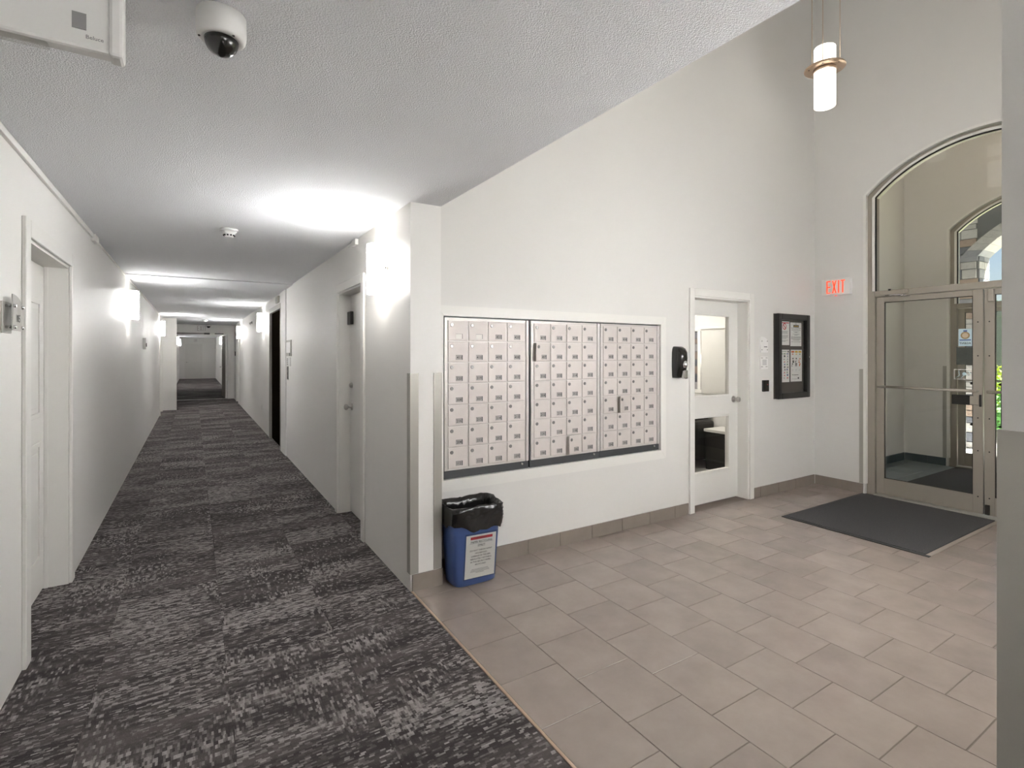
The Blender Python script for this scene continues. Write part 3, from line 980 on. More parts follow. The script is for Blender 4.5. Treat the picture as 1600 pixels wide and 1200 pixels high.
# ------------------------------------------------------------------ pendants
def make_pendant():
    r = thing('pendant_lamp', 'x', 'pendant lamp', (0, 0, 0))
    R = 0.087
    # z=0 at the bottom of the glass, ring at 0.35, top at 0.54
    b_ = MB(); b_.lathe([(R - 0.006, 0.012), (R - 0.004, 0.0), (R, 0.004), (R, 0.535), (R - 0.004, 0.54), (R - 0.008, 0.535)], (0, 0, 0), 'Z', 32, True, True)
    b_.build('glass_tube', PSHADE, r, (0, 0, 0))
    b_ = MB(); b_.lathe([(R + 0.001, 0.344), (0.163, 0.344), (0.166, 0.347), (0.166, 0.356), (0.163, 0.359), (R + 0.001, 0.359)], (0, 0, 0), 'Z', 40, False, False)
    b_.build('ring_plate', BRONZE, r)
    b_ = MB(); b_.lathe([(R + 0.001, 0.318), (R + 0.008, 0.322), (R + 0.008, 0.3435), (R + 0.001, 0.3435)], (0, 0, 0), 'Z', 32, False, False); b_.build('collar', BRONZE, r)
    top = LZ - 3.74
    for k in range(3):
        a = math.radians(200 + 120 * k)
        px, py = 0.128 * math.cos(a), 0.128 * math.sin(a)
        b_ = MB(); b_.tube([(px, py, 0.335), (px, py, top - 0.03)], 0.003, 6); b_.build('hanging_rod', BRONZE, r)
        b_ = MB(); b_.lathe([(0.007, 0.336), (0.007, 0.3438)], (px, py, 0), 'Z', 10); b_.build('rod_nut', NICKEL, r)
        a2 = a + math.radians(60)
        b_ = MB(); b_.lathe([(0.005, 0.34), (0.005, 0.3438)], (0.135 * math.cos(a2), 0.135 * math.sin(a2), 0), 'Z', 10); b_.build('rod_nut', BLACKM, r)
    b_ = MB(); b_.lathe([(0.155, top - 0.035), (0.16, top - 0.03), (0.16, top - 0.001)], (0, 0, 0), 'Z', 32); b_.build('ceiling_canopy', BRONZE, r)
    return r


pd0 = make_pendant()
for i, (x, y, lab) in enumerate([(4.90, 2.49, 'white glass tube pendant with bronze ring hanging near the exit wall'),
                                 (3.09, 2.45, 'white glass tube pendant hanging above the mailboxes'),
                                 (4.90, 0.92, 'added unseen fill pendant near the exit and the opposite lobby wall'),  # added out of view to light the mailbox wall from the front
                                 (3.09, 0.92, 'added unseen fill pendant near the opposite lobby wall')]):  # second added pendant, also out of view
    o = pd0 if i == 0 else copy_tree(pd0)
    o.location = (x, y, 3.74)
    tag(o, lab, 'pendant lamp', 'pendant lamps in the lobby')

# ------------------------------------------------------------------ ceiling devices
r = thing('smoke_detector', 'white conical smoke detector on the corridor ceiling near the viewer', 'smoke detector', (0.233, 4.47, CZ))
b_ = MB(); b_.lathe([(0.062, -0.0005), (0.064, -0.012), (0.058, -0.018)], (0.233, 4.47, CZ), 'Z', 28); b_.build('mounting_base', WHITEP, r)
b_ = MB(); b_.lathe([(0.054, -0.0182), (0.036, -0.044), (0.030, -0.060), (0.022, -0.064)], (0.233, 4.47, CZ), 'Z', 28); hd = b_.build('sensor_head', WHITEP, r)
for k in range(10):
    a = 2 * PI * k / 10
    b_ = MB(); cx, cy = 0.233 + 0.0355 * math.cos(a), 4.47 + 0.0355 * math.sin(a)
    b_.lathe([(0.0065, -0.046), (0.0060, -0.056)], (cx, cy, CZ), 'Z', 6); b_.build('vent_slot', BLACKM, hd)
r = thing('smoke_detector', 'tiny smoke detector on the ceiling before the corridor doorway', 'smoke detector', (0.28, 16.6, CZ - 0.012))
b_ = MB(); b_.lathe([(0.07, -0.0005), (0.07, -0.02), (0.04, -0.055), (0.03, -0.06)], (0.28, 16.6, CZ - 0.012), 'Z', 16); b_.build('sensor_head', WHITEP, r)

CXD, CYD = 0.068, 1.66
r = thing('dome_camera', 'white dome security camera with dark bubble on the ceiling', 'security camera', (CXD, CYD, CZ))
b_ = MB(); b_.lathe([(0.062, -0.0005), (0.063, -0.05), (0.060, -0.066), (0.052, -0.072), (0.045, -0.070)], (CXD, CYD, CZ), 'Z', 36); b_.build('collar', WHITEP, r)
b_ = MB(); b_.lathe([(0.043 * math.cos(a), -0.071 - 0.043 * math.sin(a)) for a in [PI / 2 * k / 10 for k in range(10)]] + [(0.003, -0.114)], (CXD, CYD, CZ), 'Z', 32); b_.build('dark_dome', BLACKP, r)
b_ = MB()
for k in range(3):
    a = math.radians(-60 + 120 * k)
    b_.lathe([(0.0032, -0.0715), (0.0032, -0.0735)], (CXD + 0.054 * math.cos(a), CYD + 0.054 * math.sin(a), CZ), 'Z', 8)
b_.build('screw_set', BLACKM, r)
r = thing('dome_camera', 'tiny dome camera beside the sign over the corridor doorway', 'security camera', (0.42, 19.2, 2.35))
b_ = MB(); b_.lathe([(0.07, CZ - 2.3625), (0.07, 0.03), (0.06, 0.02)], (0.42, 19.2, 2.35), 'Z', 16); b_.build('collar', WHITEP, r)
b_ = MB(); b_.lathe([(0.055 * math.cos(a), 0.019 - 0.055 * math.sin(a)) for a in [PI / 2 * k / 6 for k in range(6)]] + [(0.003, -0.036)], (0.42, 19.2, 2.35), 'Z', 16); b_.build('dark_dome', BLACKP, r)

# emergency unit hanging at the ceiling, close to the viewer
EY = 1.59
r = thing('emergency_light', 'white emergency light housing hanging under the ceiling close to the viewer', 'emergency light', (-0.36, EY, 2.44))
b_ = MB(); b_.box(-0.56, -0.158, EY, EY + 0.045, 2.222, CZ - 0.012, 0.008); b_.box(-0.56, -0.158, EY + 0.01, EY + 0.035, CZ - 0.013, CZ - 0.0005); hs = b_.build('housing', WHITEP, r)
b_ = MB(); b_.box(-0.176, -0.146, EY - 0.006, EY + 0.050, 2.218, CZ - 0.011, 0.008); b_.build('end_cap', WHITEP, r)
b_ = MB(); b_.box(-0.245, -0.218, EY - 0.0015, EY - 0.0003, 2.266, 2.305); b_.build('test_window', GREYINK, hs)
b_ = MB(); b_.text('Beluce', (-0.202, EY - 0.0004, 2.247), (1, 0, 0), (0, 0, 1), 0.013); b_.build('maker_lettering', GREYINK, hs)
b_ = MB(); b_.box(-0.50, -0.29, EY + 0.006, EY + 0.039, 2.213, 2.2218, 0.004); b_.build('lens_slot', CLEAR, r)

# ------------------------------------------------------------------ exit signs
def exit_sign(name, label, axis, d, side, a0, a1, z0, z1, lm, t=0.05):
    r = thing(name, label, 'exit sign', ((d, (a0 + a1) / 2, z0) if axis == 'X' else ((a0 + a1) / 2, d, z0)))
    b_ = MB()
    if axis == 'X': b_.box(d + side * 0.0005, d + side * t, a0, a1, z0, z1, 0.005)
    else: b_.box(a0, a1, d + side * 0.0005, d + side * t, z0, z1, 0.005)
    b_.build('housing', WHITEP, r)
    b_ = MB(); h = (z1 - z0)
    # four block letters built from bars
    w = (a1 - a0); lw = w * 0.145; st = w * 0.042; gap_ = w * 0.052
    tot = lw * 3 + st * 1.0 + gap_ * 3
    x = (w - tot) / 2; zl, zh = z0 + h * 0.12, z0 + h * 0.88
    def bar(pa, pb, pc, pd):      # quad strip points in (along, z)
        def P(q):
            al = (a1 - q[0]) if axis == 'X' else (a0 + q[0])
            return [(d + side * (t + e), al, q[1]) if axis == 'X' else (al, d + side * (t + e), q[1]) for e in (0.0003, 0.002)]
        q = [P(p) for p in (pa, pb, pc, pd)]
        n = len(b_.v)
        b_.v += [k[0] for k in q] + [k[1] for k in q]
        for f_ in ((0, 1, 2, 3), (4, 5, 6, 7), (0, 1, 5, 4), (1, 2, 6, 5), (2, 3, 7, 6), (3, 0, 4, 7)):
            b_.face([n + i for i in f_])
    def rect(xa, xb, za, zb): bar((xa, za), (xb, za), (xb, zb), (xa, zb))
    sv = st * 1.0
    rect(x, x + sv, zl, zh)
    for zz in (zl, (zl + zh) / 2 - sv / 2, zh - sv): rect(x + sv, x + lw, zz, zz + sv)
    x += lw + gap_
    bar((x, zl), (x + sv * 1.1, zl), (x + lw * 1.1, zh), (x + lw * 1.1 - sv * 1.1, zh))
    bar((x + lw * 1.1 - sv * 1.1, zl), (x + lw * 1.1, zl), (x + sv * 1.1, zh), (x, zh))
    x += lw * 1.1 + gap_
    rect(x, x + sv, zl, zh); x += sv + gap_
    rect(x, x + lw, zh - sv, zh); rect(x + lw / 2 - sv / 2, x + lw / 2 + sv / 2, zl, zh - sv)
    b_.build('lettering', lm, r)
    return r


r = exit_sign('exit_sign', 'white exit sign with glowing red letters beside the arched entrance', 'X', XE, -1, 2.80, 3.095, 2.135, 2.318, REDLED)
b_ = MB(); b_.box(XE - 0.032, XE - 0.018, 2.945, 2.965, 2.128, 2.1345); b_.build('status_lamp', REDLED, r)
exit_sign('exit_sign', 'small pale exit sign over the corridor doorway', 'Y', YFD, -1, 0.04, 0.42, 2.20, 2.41, PALELED)
exit_sign('exit_sign', 'tiny pale exit sign above the end door', 'Y', YEND, -1, 0.0, 0.25, 2.18, 2.36, PALELED)


# ------------------------------------------------------------------ mailboxes
mb = MB()   # mitred timber surround
fo = (1.385, 3.588, 0.558, 1.815)
tr = thing('trim_4', 'white mitred timber surround framing the recessed mailboxes', 'trim', (2.5, YM, 0.56), kind='structure')
yf = YM - 0.018
for poly in ([(fo[0], fo[3]), (fo[1], fo[3]), (NX1, NZ1), (NX0, NZ1)], [(fo[1] - .0005, fo[3]), (fo[1] - .0005, fo[2]), (NX1, NZ0), (NX1, NZ1)],
             [(fo[1], fo[2]), (fo[0], fo[2]), (NX0, NZ0), (NX1, NZ0)], [(fo[0], fo[2]), (fo[0], fo[3]), (NX0, NZ1), (NX0, NZ0)]):
    cx = sum(p[0] for p in poly) / 4; cz = sum(p[1] for p in poly) / 4
    b_ = MB(); b_.prism([(cx + (p[0] - cx) * 0.9995, cz + (p[1] - cz) * 0.9985) for p in poly], yf, YM - 0.0003, 'Y'); b_.build('frame_board', TRIM, tr)

nums = list(range(419, 400, -1)) + [321] + list(range(320, 300, -1)) + list(range(220, 200, -1)) + list(range(120, 100, -1))
grid = {}
# boxes run across the three banks row by row, ending at 101
seq = ['', '', '421', '420'] + [str(n) for n in nums]
k = 0
for row in range(7):
    for unit in range(3):
        for c in range(4):
            grid[(unit, row, c)] = seq[k] if k < len(seq) else ''
            k += 1

def digits_w(): return None

ajar = {(1, 1, 0): 9, (1, 6, 2): 11, (2, 4, 1): 12}
YF = YM + 0.004          # front of the bank flanges
units = [(1.447, 2.128, 'first mailbox bank from the pier with two blank number windows'),
         (2.152, 2.824, 'middle mailbox bank with two doors slightly ajar'),
         (2.838, 3.520, 'mailbox bank closest to the soap dispenser')]
door_me = {}
for ui, (xa, xb, lab) in enumerate(units):
    u = thing('mailbox_bank', 'aluminium ' + lab, 'mailboxes', ((xa + xb) / 2, YM + 0.1, NZ0 + 0.001), 'apartment mailbox banks')
    b_ = MB(); b_.box(xa - 0.008, xb + 0.002, YF + 0.010, YF + 0.28, NZ0 + 0.001, NZ1 - 0.002); b_.build('cabinet_body', MAILK, u)
    b_ = MB(); b_.box(xa - 0.008, xb + 0.002, YF + 0.004, YF + 0.0095, NZ0 + 0.002, NZ0 + 0.052); b_.build('bottom_rail', MAILK, u)
    b_ = MB(); b_.lathe([(0.008, 0), (0.008, -0.006), (0.005, -0.007)], (xb - 0.055, YF + 0.004, NZ0 + 0.038), 'Y', 12); b_.build('rail_lock', NICKEL, u)
    zt, zb = NZ1 - 0.009, NZ0 + 0.056
    # face frame: outer flanges + grid bars (recessed behind the doors)
    b_ = MB(); b_.box(xa, xb - 0.026, YF + 0.0, YF + 0.0095, zb, zt, 0.001); b_.build('face_frame', MAILF, u)
    b_ = MB(); b_.box(xb - 0.0255, xb, YF - 0.010, YF + 0.0095, zb, zt, 0.006); b_.build('hinge_stile', MAILF, u)
    b_ = MB()
    for kz in range(7): b_.lathe([(0.003, 0), (0.003, -0.002)], (xa + 0.008, YF, zb + 0.03 + kz * (zt - zb - 0.06) / 6), 'Y', 8)
    b_.build('flange_rivets', NICKEL, u)
    gx0, gx1 = xa + 0.020, xb - 0.034
    gz0, gz1 = zb + 0.012, zt - 0.016
    pw, ph = (gx1 - gx0) / 4, (gz1 - gz0) / 7
    for row in range(7):
        for c in range(4):
            dx0, dx1 = gx0 + c * pw + 0.004, gx0 + (c + 1) * pw - 0.004
            dz0, dz1 = gz1 - (row + 1) * ph + 0.004, gz1 - row * ph - 0.004
            w_, h_ = dx1 - dx0, dz1 - dz0
            key = ui
            if key not in door_me:
                q = MB(); q.box(-w_, 0, -0.007, -0.0005, -h_ / 2, h_ / 2, 0.0022)
                ob = q.build('mailbox_door', MAILD, None, (0, 0, 0)); m1 = ob.data; bpy.data.objects.remove(ob)
                q = MB(); q.lathe([(0.0125, -0.007), (0.0125, -0.0095), (0.0105, -0.0105), (0.0095, -0.0098)], (-w_ * 0.82, 0, h_ * 0.29), 'Y', 18)
                q.box(-w_ * 0.82 - 0.0015, -w_ * 0.82 + 0.0015, -0.0115, -0.0099, h_ * 0.29 - 0.005, h_ * 0.29 + 0.005)
                ob = q.build('lock', mat('lock_metal', s(136, 134, 132), 0.3, metal=0.85), None, (0, 0, 0)); m2 = ob.data; bpy.data.objects.remove(ob)
                q = MB(); x_0, x_1, z_0, z_1 = -w_ * 0.62, -w_ * 0.27, -h_ * 0.40, -h_ * 0.16
                q.box(x_0, x_1, -0.0078, -0.0071, z_0, z_1)
                q.cur = 1; q.box(x_1 - 0.006, x_1, -0.0088, -0.0079, z_0, z_1)
                q.box(x_0, x_1, -0.0088, -0.0079, z_1 - 0.002, z_1)
                ob = q.build('number_window', [mat('number_card', s(164, 159, 155), 0.6), MAILK], None, (0, 0, 0)); m3 = ob.data; bpy.data.objects.remove(ob)
                q = MB()
                q.box(x_0, x_1, -0.0078, -0.0071, z_0, z_1)
                q.cur = 1; q.box(x_1 - 0.003, x_1, -0.0088, -0.0079, z_0, z_1); q.box(x_0, x_1, -0.0088, -0.0079, z_1 - 0.0015, z_1)
                ob = q.build('number_window', [mat('blank_card', s(222, 218, 212), 0.5), MAILK], None, (0, 0, 0)); m4 = ob.data; bpy.data.objects.remove(ob)
                door_me[key] = (m1, m2, m3, m4)
            m1, m2, m3, m4 = door_me[key]
            P = Vector((dx1, YF, (dz0 + dz1) / 2))
            d = put('mailbox_door', m1, P, u)
            put('lock', m2, P, d)
            st = grid[(ui, row, c)]
            put('number_window', m3 if st else m4, P, d)
            if st:
                q = MB(); q.text(st, (-w_ * 0.455, -0.0079, -h_ * 0.345), (1, 0, 0), (0, 0, 1), h_ * 0.19, 'C', 0.0004)
                ob = q.build('box_number', INK, d, (0, 0, 0)); ob.location = (0, 0, 0)
            if (ui, row, c) in ajar: d.rotation_euler = (0, 0, math.radians(ajar[(ui, row, c)]))

# ------------------------------------------------------------------ recycling bin
BX, BY = 1.562, 3.045
bn = thing('recycling_bin', 'blue plastic paper recycling bin with black liner below the mailboxes', 'bin', (BX, BY, 0))


def rrect(cx, cy, hw, hd, z, n=64, e=5.0):
    pts = []
    for i in range(n):
        a = 2 * PI * i / n
        ca, sa = math.cos(a), math.sin(a)
        r_ = (abs(ca) ** e + abs(sa) ** e) ** (-1 / e)
        pts.append((cx + hw * r_ * ca, cy + hd * r_ * sa, z))
    return pts


b_ = MB()
rings = []
for z, k in ((0.001, 0.0), (0.008, 0.02), (0.10, 0.2), (0.40, 0.8), (0.485, 0.97)):
    rings.append(rrect(BX, BY, 0.150 + 0.030 * k, 0.100 + 0.030 * k, z))
rings[0] = rrect(BX, BY, 0.142, 0.092, 0.001)
for z, k in ((0.485, 0.93), (0.40, 0.77), (0.03, 0.0)):
    rings.append(rrect(BX, BY, 0.147 + 0.030 * k, 0.097 + 0.030 * k, z))
b_.ring_loft(rings)
b_.build('bin_body', BLUEP, bn)
b_ = MB()
NR = 120
prof = []
for j in range(15):                       # outside skirt, bottom to rim
    t = j / 14
    prof.append(('o', t))
for j in range(8):
    t = j / 7
    prof.append(('i', t))
rings = []
for kind, t in prof:
    ring = []
    for i in range(NR):
        a = 2 * PI * i / NR
        ca, sa = math.cos(a), math.sin(a)
        hem = 0.372 + 0.020 * math.sin(a * 2 + 0.6) + 0.012 * math.sin(a * 5 + 1) + 0.006 * math.sin(a * 11)
        n1 = mnoise.noise(Vector((ca * 2.2, sa * 2.2, t * 3.0 + (5 if kind == 'i' else 0))))
        n2 = mnoise.noise(Vector((ca * 7 + 3, sa * 7, t * 7 + (9 if kind == 'i' else 0))))
        n3 = mnoise.noise(Vector((ca * 16 + 3, sa * 16, t * 9)))
        rim = 0.514 + 0.007 * math.sin(3 * a) + 0.008 * n1
        if kind == 'o':
            zz = hem + (rim - hem) * t
            off = 0.007 + 0.010 * math.sin(PI * t) + 0.008 * abs(n1) + 0.010 * abs(n2) + 0.005 * abs(n3)
        else:
            zz = rim - 0.20 * t
            off = -0.004 - 0.012 * t - 0.010 * abs(n1) - 0.012 * abs(n2) - 0.006 * abs(n3)
            if t == 0: off = 0.002
        zc = min(zz, 0.5)
        hw, hd = 0.150 + 0.030 * zc / 0.5 + off, 0.100 + 0.030 * zc / 0.5 + off
        r_ = (abs(ca) ** 5 + abs(sa) ** 5) ** (-1 / 5)
        xx, yy = BX + hw * r_ * ca, BY + hd * r_ * sa
        if kind == 'i': zz += 0.010 * n2
        yy = min(yy, YM - 0.014); xx = max(xx, XP + 0.013)
        ring.append((xx, yy, zz))
    rings.append(ring)
b_.ring_loft(rings, True, False, True)
b_.build('bin_liner', BAG, bn)
# taped notice on the front face
tilt = math.atan2(0.030, 0.5)
fx, fz = Vector((1, 0, 0)), Vector((0, -math.sin(tilt), math.cos(tilt)))
fn = fx.cross(fz)                       # pointing to -y
rl = math.radians(-1.5)
ux = fx * math.cos(rl) + fz * math.sin(rl)
uz = -fx * math.sin(rl) + fz * math.cos(rl)
o0 = Vector((1.572, BY - 0.100 - 0.0045, 0.050)) + fn * 0.002


def on(px, pz, e=0.0): return o0 + ux * px + uz * pz + fn * e


def slab(b_, px0, px1, pz0, pz1, e0, e1):
    n = len(b_.v)
    b_.v += [tuple(on(a, c, e)) for e in (e0, e1) for a, c in ((px0, pz0), (px1, pz0), (px1, pz1), (px0, pz1))]
    for f_ in ((0, 3, 2, 1), (4, 5, 6, 7), (0, 1, 5, 4), (1, 2, 6, 5), (2, 3, 7, 6), (3, 0, 4, 7)):
        b_.face([n + i for i in f_])


b_ = MB(); slab(b_, -0.108, 0.108, 0.0, 0.279, 0.0, 0.0015); nt_ = b_.build('paper_notice', PAPER, bn)
b_ = MB(); b_.cur = 0; slab(b_, -0.078, 0.082, 0.250, 0.268, 0.0016, 0.0018)
b_.cur = 1
b_.text('NO GARBAGE', on(0.002, 0.2545, 0.0019), ux, uz, 0.012)
def ln(st, z, size, x=0.002): b_.text(st, on(x, z, 0.0016), ux, uz, size)
ln('PAPER RECYCLING', 0.228, 0.0185); slab(b_, -0.084, 0.088, 0.2245, 0.2255, 0.0016, 0.0019)
ln('ONLY!', 0.205, 0.0185); slab(b_, -0.026, 0.030, 0.2015, 0.2025, 0.0016, 0.0019)
for i, st in enumerate(['DO NOT THROW AWAY', 'HOUSEHOLD', 'GARBAGE IN THIS BIN.', 'ABSOLUTELY NOTHING', 'IN THIS BIN BUT PAPER', 'RECYCLING!']):
    ln(st, 0.174 - i * 0.0185, 0.0142)
b_.cur = 2
for i, hw in enumerate((0.06, 0.066, 0.07, 0.03)):
    slab(b_, -hw, hw, 0.054 - i * 0.0075, 0.0565 - i * 0.0075, 0.0016, 0.0018)
b_.build('notice_print', [REDINK, INK, GREYINK], nt_)
b_ = MB()
slab(b_, -0.118, 0.120, -0.006, 0.292, 0.0024, 0.0030)
b_.build('plastic_sleeve', CLEAR, nt_)

# ------------------------------------------------------------------ hand sanitiser dispenser
SXC, SZ0 = 3.742, 1.272
r = thing('soap_dispenser', 'glossy black hand sanitizer dispenser on the wall beside the office door', 'dispenser', (SXC, YM, SZ0))
b_ = MB(); rings = []
prof = [(0.0, 0.052, 0.060), (0.02, 0.056, 0.075), (0.10, 0.060, 0.092), (0.18, 0.060, 0.100), (0.23, 0.058, 0.096), (0.262, 0.052, 0.078), (0.278, 0.044, 0.052), (0.283, 0.036, 0.030)]
n = 20
for h, hw, dp in prof:
    loop = [(SXC + hw, YM - 0.0008, SZ0 + h), ]
    for i in range(n + 1):
        a = PI * i / n
        ca, sa = math.cos(a), math.sin(a)
        r_ = (abs(ca) ** 3.2 + abs(sa) ** 3.2) ** (-1 / 3.2)
        loop.append((SXC + hw * r_ * ca, YM - 0.006 - dp * r_ * sa, SZ0 + h))
    loop.append((SXC - hw, YM - 0.0008, SZ0 + h))
    rings.append(loop)
b_.ring_loft(rings)
b_.build('cover', BLACKP, r)
b_ = MB(); b_.box(SXC - 0.022, SXC + 0.022, YM - 0.118, YM - 0.075, SZ0 - 0.008, SZ0 + 0.072, 0.008); b_.build('push_lever', CHROME, r)
b_ = MB(); b_.lathe([(0.004, -0.004), (0.020, 0.0), (0.026, 0.03), (0.018, 0.055), (0.004, 0.066)], (SXC, YM - 0.098, SZ0 + 0.092), 'Z', 16); b_.build('chrome_crest', CHROME, r)
b_ = MB(); b_.box(SXC - 0.02, SXC + 0.02, YM - 0.055, YM - 0.02, SZ0 - 0.006, SZ0 + 0.004, 0.002); b_.build('nozzle', WHITEP, r)

# ------------------------------------------------------------------ office door (door_7)
d7 = thing('door_7', 'white office door with two glass panels between mailboxes and notice cabinet', 'door', (4.4, YM, 0), kind='structure')
for (a, c) in ((OD[0] - 0.062, OD[0] + 0.004), (OD[1] - 0.004, OD[1] + 0.062)):
    b_ = MB(); b_.box(a, c, YM - 0.018, YM - 0.0003, 0.001, OD[2] + 0.066, 0.003); b_.build('casing', TRIM, d7)
b_ = MB(); b_.box(OD[0] + 0.004, OD[1] - 0.004, YM - 0.018, YM - 0.0003, OD[2] - 0.004, OD[2] + 0.066, 0.003); b_.build('casing', TRIM, d7)
b_ = MB(); b_.box(OD[0] + 0.0005, OD[0] + 0.018, YM, YM + 0.14, 0.001, OD[2] - 0.0005); b_.box(OD[1] - 0.018, OD[1] - 0.0005, YM, YM + 0.14, 0.001, OD[2] - 0.0005)
b_.box(OD[0] + 0.018, OD[1] - 0.018, YM, YM + 0.14, OD[2] - 0.018, OD[2] - 0.0005); b_.build('door_jamb', TRIM, d7)
LY0, LY1 = YM + 0.118, YM + 0.160
lx0, lx1 = OD[0] + 0.021, OD[1] - 0.021
g = (lx0 + 0.12, lx1 - 0.145)
zr = [0.012, 0.32, 0.86, 1.07, 1.87, OD[2] - 0.021]
b_ = MB()
b_.box(lx0, g[0], LY0, LY1, zr[0], zr[5]); b_.box(g[1], lx1, LY0, LY1, zr[0], zr[5])
for a, c in ((zr[0], zr[1]), (zr[2], zr[3]), (zr[4], zr[5])): b_.box(g[0], g[1], LY0, LY1, a, c)
leaf = b_.build('door_leaf', DOORW, d7)
for (za, zb_) in ((zr[1], zr[2]), (zr[3], zr[4])):
    b_ = MB(); b_.box(g[0] + 0.001, g[1] - 0.001, LY0 + 0.018, LY0 + 0.023, za + 0.001, zb_ - 0.001); b_.build('pane', GLASS, leaf)
    b_ = MB()
    b_.box(g[0] - 0.018, g[0] + 0.006, LY0 - 0.007, LY0 - 0.0003, za - 0.018, zb_ + 0.018, 0.002); b_.box(g[1] - 0.006, g[1] + 0.018, LY0 - 0.007, LY0 - 0.0003, za - 0.018, zb_ + 0.018, 0.002)
    b_.box(g[0] + 0.006, g[1] - 0.006, LY0 - 0.007, LY0 - 0.0003, za - 0.018, za + 0.006, 0.002); b_.box(g[0] + 0.006, g[1] - 0.006, LY0 - 0.007, LY0 - 0.0003, zb_ - 0.006, zb_ + 0.018, 0.002)
    b_.build('glazing_bead', DOORW, leaf)
b_ = MB(); b_.lathe([(0.033, 0), (0.033, -0.006), (0.012, -0.010), (0.012, -0.035), (0.022, -0.040), (0.029, -0.052), (0.026, -0.066), (0.012, -0.073)], (lx1 - 0.066, LY0, 1.02), 'Y', 20); b_.build('door_knob', NICKEL, leaf)

# plates to the side of the office door
def arch_plate(b_, x0, x1, z0, z1, y0, y1, rise):
    pts = [(x0, z0), (x1, z0), (x1, z1 - rise)] + [(x1 - (x1 - x0) * math.sin(PI / 2 * i / 8), z1 - rise + rise * (1 - math.cos(PI / 2 * i / 8)) if False else z1 - rise + rise * math.sin(PI / 2 * i / 8)) for i in range(1, 9)]
    pts = [(x0, z0), (x1, z0)] + [(x0 + (x1 - x0) * math.cos(PI / 2 * i / 8), z1 - rise + rise * math.sin(PI / 2 * i / 8)) for i in range(9)]
    b_.prism(pts, y0, y1, 'Y')


r = thing('office_sign', 'white acrylic office sign with arched corner above the card reader', 'sign', (5.085, YM, 1.5))
b_ = MB(); arch_plate(b_, 5.02, 5.148, 1.502, 1.668, YM - 0.012, YM - 0.0005, 0.06); b_.build('plate', PAPER, r)
b_ = MB()
for x_, z_ in ((5.035, 1.62), (5.13, 1.62), (5.035, 1.53), (5.13, 1.53)): b_.lathe([(0.006, 0), (0.006, -0.006)], (x_, YM - 0.0121, z_), 'Y', 10)
b_.build('standoff_set', NICKEL, r)
b_ = MB(); b_.box(5.075, 5.13, YM - 0.0127, YM - 0.0121, 1.556, 1.566); b_.build('engraving', GREYINK, r)
r = thing('hours_sign', 'square white plate with faint lettering under the office sign', 'sign', (5.085, YM, 1.33))
b_ = MB(); b_.box(5.02, 5.148, YM - 0.010, YM - 0.0005, 1.328, 1.460, 0.001); b_.build('plate', PAPER, r)
b_ = MB()
for x_, z_ in ((5.04, 1.445), (5.12, 1.445), (5.04, 1.353), (5.12, 1.353)): b_.box(x_ - 0.014, x_ + 0.014, YM - 0.014, YM - 0.0101, z_ - 0.004, z_ + 0.004)
b_.build('clip_set', NICKEL, r)
b_ = MB()
for k in range(5): b_.box(5.05, 5.125, YM - 0.0107, YM - 0.0101, 1.372 + k * 0.012, 1.376 + k * 0.012)
b_.build('engraving', GREYINK, r)
r = thing('card_reader', 'small black card reader beside the notice cabinet', 'card reader', (5.1, YM, 1.1))
b_ = MB(); b_.box(5.052, 5.150, YM - 0.024, YM - 0.0005, 1.092, 1.212, 0.005); b_.build('housing', BLACKP, r)
b_ = MB(); b_.box(5.118, 5.124, YM - 0.0248, YM - 0.0241, 1.16, 1.17); b_.build('indicator', REDINK, r)
r = thing('light_switch', 'white switch plate half hidden behind the notice cabinet', 'light switch', (5.215, YM, 1.09))
b_ = MB(); b_.box(5.178, 5.243, YM - 0.007, YM - 0.0005, 1.09, 1.205, 0.002); b_.build('cover_plate', WHITEP, r)
b_ = MB(); b_.box(5.200, 5.222, YM - 0.011, YM - 0.0071, 1.125, 1.17, 0.002); b_.build('rocker', WHITEP, r)

# ------------------------------------------------------------------ notice cabinet
NB = (5.262, 5.872, 1.005, 1.918)
yo = YM - 0.062
nb = thing('notice_cabinet', 'black framed glass notice cabinet holding four printed sheets', 'notice board', (5.57, YM, NB[2]))
b_ = MB(); b_.box(NB[0], NB[1], YM - 0.012, YM - 0.0005, NB[2], NB[3]); b_.build('backboard', mat('cabinet_felt', s(78, 72, 66), 0.95), nb)
FW = 0.062
for (a, c, e_, f_) in ((NB[0], NB[0] + FW, NB[2], NB[3]), (NB[1] - FW, NB[1], NB[2], NB[3]), (NB[0] + FW, NB[1] - FW, NB[2], NB[2] + FW), (NB[0] + FW, NB[1] - FW, NB[3] - FW, NB[3])):
    b_ = MB(); b_.box(a, c, yo, YM - 0.0125, e_, f_, 0.008); b_.build('frame_rail', BLACKM, nb)
b_ = MB(); b_.box(NB[0] + FW - 0.004, NB[1] - FW + 0.004, yo + 0.022, yo + 0.026, NB[2] + FW - 0.004, NB[3] - FW + 0.004); b_.build('glass_pane', GLASS, nb)
b_ = MB(); b_.lathe([(0.010, 0), (0.010, -0.008)], (NB[1] - 0.024, yo - 0.0002, 1.45), 'Y', 14); b_.build('cabinet_lock', CHROME, nb)


